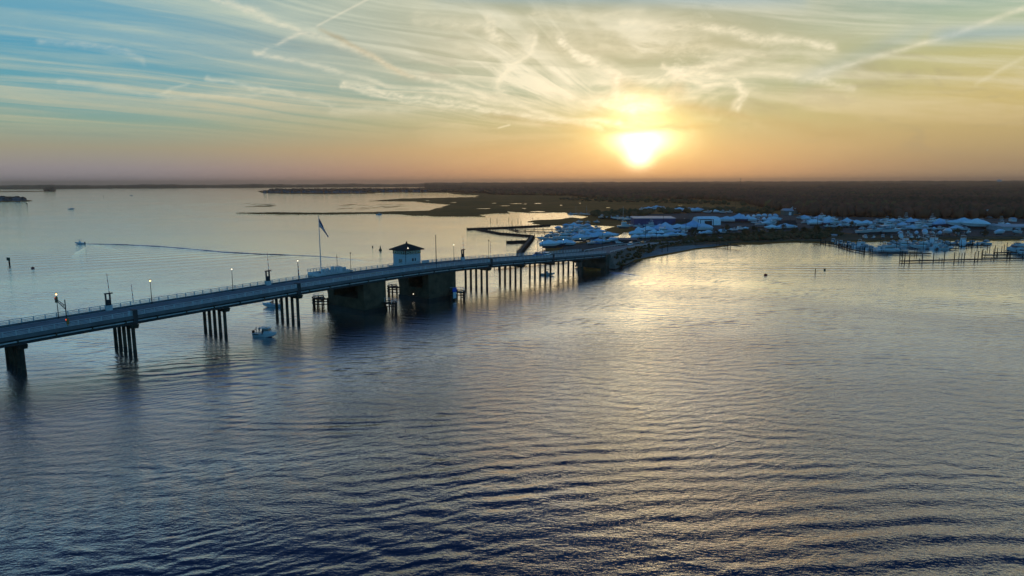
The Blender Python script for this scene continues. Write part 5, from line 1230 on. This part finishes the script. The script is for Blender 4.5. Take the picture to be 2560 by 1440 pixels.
# lift frame in front of the tent
X_, Y_ = G(1765, 577); q = thing('boat_lift', 'dark travel lift frame standing before the rounded tent', 'boat lift', (X_, Y_, 0.9), 0.1)
b = MB()
for x in (-5, 6): 
    for y in (0, 5): b.box(x-0.2, x+0.2, y-0.2, y+0.2, 0.8, 8)
obj('leg_frame', b, DARKM, q); b = MB()
for y in (0, 5): b.box(-5.2, 6.2, y-0.25, y+0.25, 8, 8.5)
obj('top_beam', b, DARKM, q)
for x in (-5, 6):
    for y in (0, 5): obj('wheel', MB().tube((x, y-0.25, 0.55), (x, y+0.25, 0.55), 0.55, 0.55, 10), RUBBER, q)

# houses and trees of the far peninsula
rh = random.Random(17); NH = 44
hp = [(662 + (1075-662)*i/(NH-1) + rh.uniform(-2, 2), 482.5 - (0.0 if i < 27 else 2.2) + rh.uniform(-0.9, 0.4)) for i in range(NH)]
def far_house(w, d, h, wm):
    q = thing('house', 'x', 'house'); obj('wall', MB().box(-w/2, w/2, -d/2, d/2, -0.5, h), wm, q)
    obj('roof', MB().add([(-w/2-0.4, -d/2-0.4, h), (w/2+0.4, -d/2-0.4, h), (w/2+0.4, d/2+0.4, h), (-w/2-0.4, d/2+0.4, h), (-w/2, 0, h+3.4), (w/2, 0, h+3.4)], [(3, 2, 1, 0), (0, 1, 5, 4), (2, 3, 4, 5), (1, 2, 5), (3, 0, 4)]), ROOF, q)
    w_ = MB(); 
    for k in range(4): w_.box(-w*0.42+k*w*0.23, -w*0.42+k*w*0.23+w*0.1, -d/2-0.05, -d/2, h*0.3, h*0.75)
    obj('window', w_, GLASS, q); return Proto(q)
FH = [far_house(13, 11, 7, mat('far_siding_grey', (0.14, 0.17, 0.22))), far_house(10, 9, 9, mat('far_siding_blue', (0.09, 0.12, 0.17))), far_house(16, 10, 5.5, mat('far_siding_brown', (0.12, 0.11, 0.12)))]
for i, (px, py) in enumerate(hp):
    x, y = G(px, py); FH[i % 3 if i % 5 else 1].place((x, y, 0.5), rh.uniform(-0.5, 0.5), 'waterfront house, %s along the far peninsula' % (ordw(i, NH) + ('' if i in (0, NH-1) else ' from left')), 'houses along the far peninsula', rh.uniform(0.85, 1.15))
hp2 = [(-6, 503.5), (8, 502), (20, 503), (32, 502), (44, 503), (56, 502.3)]
for i, (px, py) in enumerate(hp2):
    x, y = G(px, py); FH[i % 3].place((x, y, 0.6), rh.uniform(-0.5, 0.5), 'dark waterfront house, %s on the island at the left edge' % (ordw(i, 6) + ('' if i in (0, 5) else ' from left')), 'houses on the left island', 0.95)
P = np.vstack([pts_in([(664, 480.5), (690, 477), (1085, 474), (1150, 476), (1150, 481), (940, 480.5), (800, 482)], 1/900, 61), ]); n = len(P)
scatter('peninsula_trees', np.c_[P, np.full(n, 0.3)], g.uniform(5, 10, n), g.uniform(7, 15, n), 1, FOREST, 0.3, 62)
P = pts_in([(-60, 500), (55, 500), (60, 502), (-60, 504)], 1/300, 63); n = len(P); scatter('island_trees', np.c_[P, np.full(n, 0.3)], g.uniform(4, 7, n), g.uniform(6, 11, n), 1, FOREST, 0.3, 64)
P = pts_in([(112, 478.6), (138, 478.6), (134, 477), (116, 477)], 1/350, 65); n = len(P)
d_ = np.abs(P[:, 0] - P[:, 0].mean()); scatter('island_trees', np.c_[P, np.full(n, 0.3)], g.uniform(7, 11, n), 24 - d_/max(d_.max(), 1)*14, 1, FOREST, 0.3, 66)
# oyster racks / mud bars in the shallows
b = MB(); r_ = random.Random(31)
for i in range(60):
    if i < 26: px, py = r_.uniform(612, 700), r_.uniform(508, 518)
    else: px, py = r_.uniform(850, 1005), r_.uniform(510, 523)
    x, y = G(px, py); L_ = r_.uniform(6, 26); t_ = r_.uniform(-0.1, 0.1); pts = []
    for k in range(8):
        an = 2*pi*k/8; pts.append((x + L_/2*cos(an)*r_.uniform(0.7, 1), y + r_.uniform(2.0, 4.5)*sin(an) + L_/2*cos(an)*0.5))
    b.prism(pts, -0.3, 0.12)
structure('mud_bars', b, MARSH, 'stuff')

# water tower and radio mast on the skyline
X_, Y_ = (ray(2498, 455)[0]/ray(2498, 455)[1]*5200, 5200); q = thing('water_tower', 'pale blue water tower on the skyline at far right', 'water tower', (X_, Y_, 18))
obj('tank', MB().lathe((0, 0, 12), [(1, 0), (15, 4), (17, 10), (14, 17), (1, 21)], 12), mat('tower_blue', (0.30, 0.42, 0.48)), q)
l_ = MB()
for k in range(5): l_.tube((10*cos(k*1.257), 10*sin(k*1.257), -18), (9*cos(k*1.257), 9*sin(k*1.257), 15), 1.0, 1.0, 5)
obj('leg', l_, STEEL, q)
X_, Y_ = (ray(1851, 460)[0]/ray(1851, 460)[1]*3600, 3600); q = thing('radio_mast', 'thin lattice radio mast on the skyline right of the sun', 'radio mast', (X_, Y_, 2))
l_ = MB(); l_.tube((0, 0, 0), (0, 0, 60), 0.8, 0.5, 4); obj('mast', l_, DARKM, q); l_ = MB()
for z_ in (26, 40, 52): l_.box(-4, 4, -0.4, 0.4, z_, z_+1.0)
obj('antenna', l_, DARKM, q)
# utility poles and yard lamps
up = [(1531, 604, 588), (1613, 604, 562), (1640, 604, 577), (1714, 594, 549), (1742, 588, 560), (1776, 577, 556), (1655, 634, 598), (1669, 632, 598), (1657.5, 572, 537), (2042, 583, 520), (2105, 560, 527), (2215, 560, 530), (2260, 560, 528), (2335, 560, 524), (1838, 525, 505), (1812, 520, 506), (2440, 576, 556), (2412, 594, 580), (1988, 566, 548), (1975, 564, 546), (1500, 560, 545), (1465, 540, 520), (1546, 545, 525)]
POLE_LB = ['slim pole just right of the bridge end lamps', 'tall thick pole at the left edge of the wrapped row by the road', 'tall pole amid the wrapped row below the blue shed', 'tall pole with crossarm at the right end of the wrapped rows', 'short pole in front of the storage tent corner', 'pole with crossarm before the rounded storage tent', 'left one of two pale poles on the beach', 'right one of two pale poles on the beach', 'thin tall pole rising in front of the blue shed roof', 'tall pole with crossarm before the dark woods left of right yard', 'first slim pole over the right yard wrapped row', 'slim pole over the far right-yard row, left one of four', 'slim pole over the far right-yard row, second of four', 'slim pole over the far right-yard row, rightmost of four', 'thin mast standing in the marsh before the woods', 'second thin mast standing in the marsh, further left', 'slim pole left of the grey warehouse', 'short pole among small covered boats behind the right docks', 'slim pole right of the dark-roofed shed', 'slim pole before the dark-roofed shed', 'slim pole in the yard strip left of the blue shed', 'thin pole by the creek boats', 'slim pole in the trees behind the creek']
for i, (px, pb, pt) in enumerate(up):
    X_, Y_ = G(px, pb); z_ = zat(X_, Y_, pt); q = thing('utility_pole', POLE_LB[i], 'pole', (X_, Y_, 0.5), 0.3*i, 'poles over the boatyard')
    obj('pole', MB().tube((0, 0, 0), (0, 0, z_-0.5), 0.2, 0.13, 5), WOOD, q)
    if i in (1, 3, 5, 9): obj('crossarm', MB().box(-1.1, 1.1, -0.08, 0.08, z_-1.4, z_-1.2), WOOD, q)

# vehicles
def vehicle(nm, label, loc, rz, m, kind='car', group=None):
    q = thing(nm, label, {'car': 'car', 'suv': 'car', 'pickup': 'pickup truck', 'box': 'truck', 'van': 'van'}[kind], loc, rz, group)
    L_, W_, H_ = {'car': (4.5, 1.8, 1.45), 'suv': (4.8, 1.95, 1.8), 'pickup': (5.6, 2.0, 1.85), 'box': (7.5, 2.4, 3.2), 'van': (5.4, 2.0, 2.3)}[kind]
    b = MB(); zs = 0.35; zb = H_*0.52 if kind != 'box' else 1.1
    prof = [(-L_/2, zs), (-L_/2, zb*0.95), (-L_/2+0.15, zb), (L_/2-0.9, zb*0.97), (L_/2-0.1, zb*0.8), (L_/2, zs)]
    b.loft([[(x, s*W_/2, z) for x, z in prof] for s in (-1, 1)]); obj('body', b, m, q)
    x0, x1 = {'car': (-1.7, 1.2), 'suv': (-2.3, 1.2), 'pickup': (-0.6, 1.5), 'box': (2.0, 3.3), 'van': (-2.6, 1.7)}[kind]
    cb = house_block(x0, x1, W_*0.46, W_*0.44, zb*0.98, H_ if kind != 'box' else 2.3, 0.8, 0.35, 0.86); c = obj('cabin', cb, m, q)
    hh = (H_ if kind != 'box' else 2.3); obj('window', house_block(x0+0.08, x1+0.06, W_*0.468, W_*0.448, zb+(hh-zb)*0.18, zb+(hh-zb)*0.82, 0.8, 0.35, 0.915), GLASS, c)
    if kind == 'box': obj('cargo_box', MB().box(-3.75, 1.8, -1.2, 1.2, 0.9, 3.3), CARW, q)
    if kind == 'pickup': obj('bed_cover', MB().box(-2.7, -0.7, -0.9, 0.9, zb, zb+0.1), RUBBER, q)
    for sx_ in (-L_*0.31, L_*0.31):
        for s in (-1, 1):
            w_ = obj('wheel', MB().tube((sx_, s*(W_/2-0.18), 0.34), (sx_, s*(W_/2+0.03), 0.34), 0.34, 0.34, 10), RUBBER, q); obj('rim', MB().tube((sx_, s*(W_/2+0.031), 0.34), (sx_, s*(W_/2+0.045), 0.34), 0.19, 0.19, 8), STEEL, w_)
    for s in (-1, 1): obj('headlight', MB().box(L_/2-0.12, L_/2+0.02, s*W_*0.36-0.15, s*W_*0.36+0.15, zb*0.68, zb*0.82), WHP, q)
    return q
def onroad(px, y, nm, label, m, kind, flip=False, group=None):
    lo, hi = 100.0, 206.0
    for _k in range(40):
        mm = (lo+hi)/2
        if proj(*BW(mm, y, zd(mm)))[0] < px: lo = mm
        else: hi = mm
    return vehicle(nm, label, BW(lo, y, zd(lo)-0.02), BD + (pi if flip else 0), m, kind, group)
def onland(px, off, nm, label, m, kind):
    i = min(range(len(RP)), key=lambda k: abs(proj(*(RP[k]+RN[k]*off))[0]-px)); p = RP[i]+RN[i]*off; d = RP[i]-RP[i+1]
    return vehicle(nm, label, (p.x, p.y, p.z-0.02), atan2(d.y, d.x), m, kind)
onroad(1345, 8.2, 'pickup_truck', 'bluish grey pickup on the descending part of the bridge', CARB, 'pickup', True)
onroad(1366, 8.2, 'parked_car', 'white car following the pickup on the bridge', CARW, 'car', True)
onland(1575, 2.2, 'suv', 'white sport utility car coming along the road past the dark shed', CARW, 'suv')
onland(1606, 2.2, 'car', 'orange-tinted small car at the far end of the road', mat('tan_car_paint', (0.4, 0.25, 0.12), 0.3), 'car')
for px, py, kd, m_, lb, rz_ in ((1548, 612.5, 'car', CARW, 'white car parked left of the road by the dark shed', 0.2), (1538, 609, 'box', CARW, 'white box truck parked beside the dark shed', 0.15), (1494, 614, 'van', CARB, 'bluish van parked behind the bridge end', 0.1), (2544, 587, 'suv', CARW, 'white vehicle parked before the grey warehouse', 0.1), (1700, 575, 'car', CARK, 'dark car parked by the low annexe', 0.0), (1850, 575, 'van', CARW, 'white van on the open gravel left of the brown building', 0.4), (1905, 580, 'car', CARK, 'dark car parked before the small brown building', 0.2)):
    X_, Y_ = G(px, py); vehicle('parked_' + {'box': 'truck', 'suv': 'car'}.get(kd, kd), lb, (X_, Y_, 0.92), rz_, m_, kd)

# individual trees on the shore
def tree_proto(h, w, seed, nleaf=900):
    r = random.Random(seed); q = thing('tree', 'x', 'tree'); t = MB(); t.tube((0, 0, -0.3), (0.1, 0, h*0.45), 0.22, 0.13, 6); L_ = []
    for k in range(7):
        a = k*0.9+r.random(); z0 = h*r.uniform(0.22, 0.45); e_ = (cos(a)*w*0.38, sin(a)*w*0.38, h*r.uniform(0.5, 0.85)); t.tube((0.05, 0, z0), e_, 0.09, 0.03, 4); L_.append(e_)
    obj('trunk', t, BARK, q); c = MB()
    cl_ = [(*[v + r.uniform(-0.12, 0.12)*w for v in e_[:2]], e_[2]) for e_ in L_] + [(r.uniform(-0.2, 0.2)*w, r.uniform(-0.2, 0.2)*w, h*r.uniform(0.55, 0.95)) for _ in range(6)]
    for i in range(nleaf):
        b_ = cl_[i % len(cl_)]; R0 = w*0.20; d = Vector((r.gauss(0, 1), r.gauss(0, 1), r.gauss(0, 0.8))).normalized()*R0*r.uniform(0.5, 1.15); p_ = Vector(b_) + d
        u_ = Vector((r.uniform(-1, 1), r.uniform(-1, 1), r.uniform(-1, 1))).normalized()*r.uniform(0.14, 0.3); v_ = u_.orthogonal().normalized()*r.uniform(0.14, 0.26); c.add([p_-u_, p_-v_, p_+u_, p_+v_], [(0, 1, 2, 3)])
    obj('crown', c, LEAF, q); return Proto(q)
TP = [tree_proto(6, 5.5, 1), tree_proto(8, 5, 2), tree_proto(4.2, 5, 3)]
tl = [(1700, 612), (1735, 604), (1760, 601), (1790, 598), (1815, 596), (1840, 600), (1862, 596), (1885, 594), (1905, 596), (1930, 590), (1958, 586), (1986, 588), (2010, 592), (2040, 596), (2072, 586), (2095, 590), (2130, 578), (2150, 584), (2460, 598), (2390, 600)]
for i, (px, py) in enumerate(tl):
    X_, Y_ = G(px, py); TP[i % 3].place((X_, Y_, 0.9), i*1.3, 'low bushy tree, %s along the shore scrub' % (ordw(i, len(tl)) + ('' if i in (0, len(tl)-1) else ' from left')), 'trees along the shore', rb.uniform(0.75, 1.1))

for pr_ in list(PR.values()) + FH + TP:
    if not pr_.used:
        for ch in list(pr_.root.children):
            for g_ in list(ch.children): bpy.data.objects.remove(g_)
            bpy.data.objects.remove(ch)
        bpy.data.objects.remove(pr_.root)
for o in COL.objects:
    if o.parent is None and o.get('label') and len(o['label'].split()) > 16: print('LONG', o['label'])
# ------------------------------------------------------------------ haze
hz_ = MB().box(-26000, 26000, -2500, 26000, -1.0, 130.0)
ho = obj('haze', hz_, [], None); ho['kind'] = 'stuff'
hm = bpy.data.materials.new('haze_air'); hm.use_nodes = True; T_ = NT(hm.node_tree); T_.n.clear()
pv = T_.node('ShaderNodeVolumePrincipled'); pv.inputs['Color'].default_value = (1.0, 0.70, 0.54, 1); pv.inputs['Density'].default_value = 7.5e-5; pv.inputs['Anisotropy'].default_value = 0.7
oo = T_.node('ShaderNodeOutputMaterial'); T_.l.new(pv.outputs[0], oo.inputs['Volume']); ho.data.materials.append(hm)
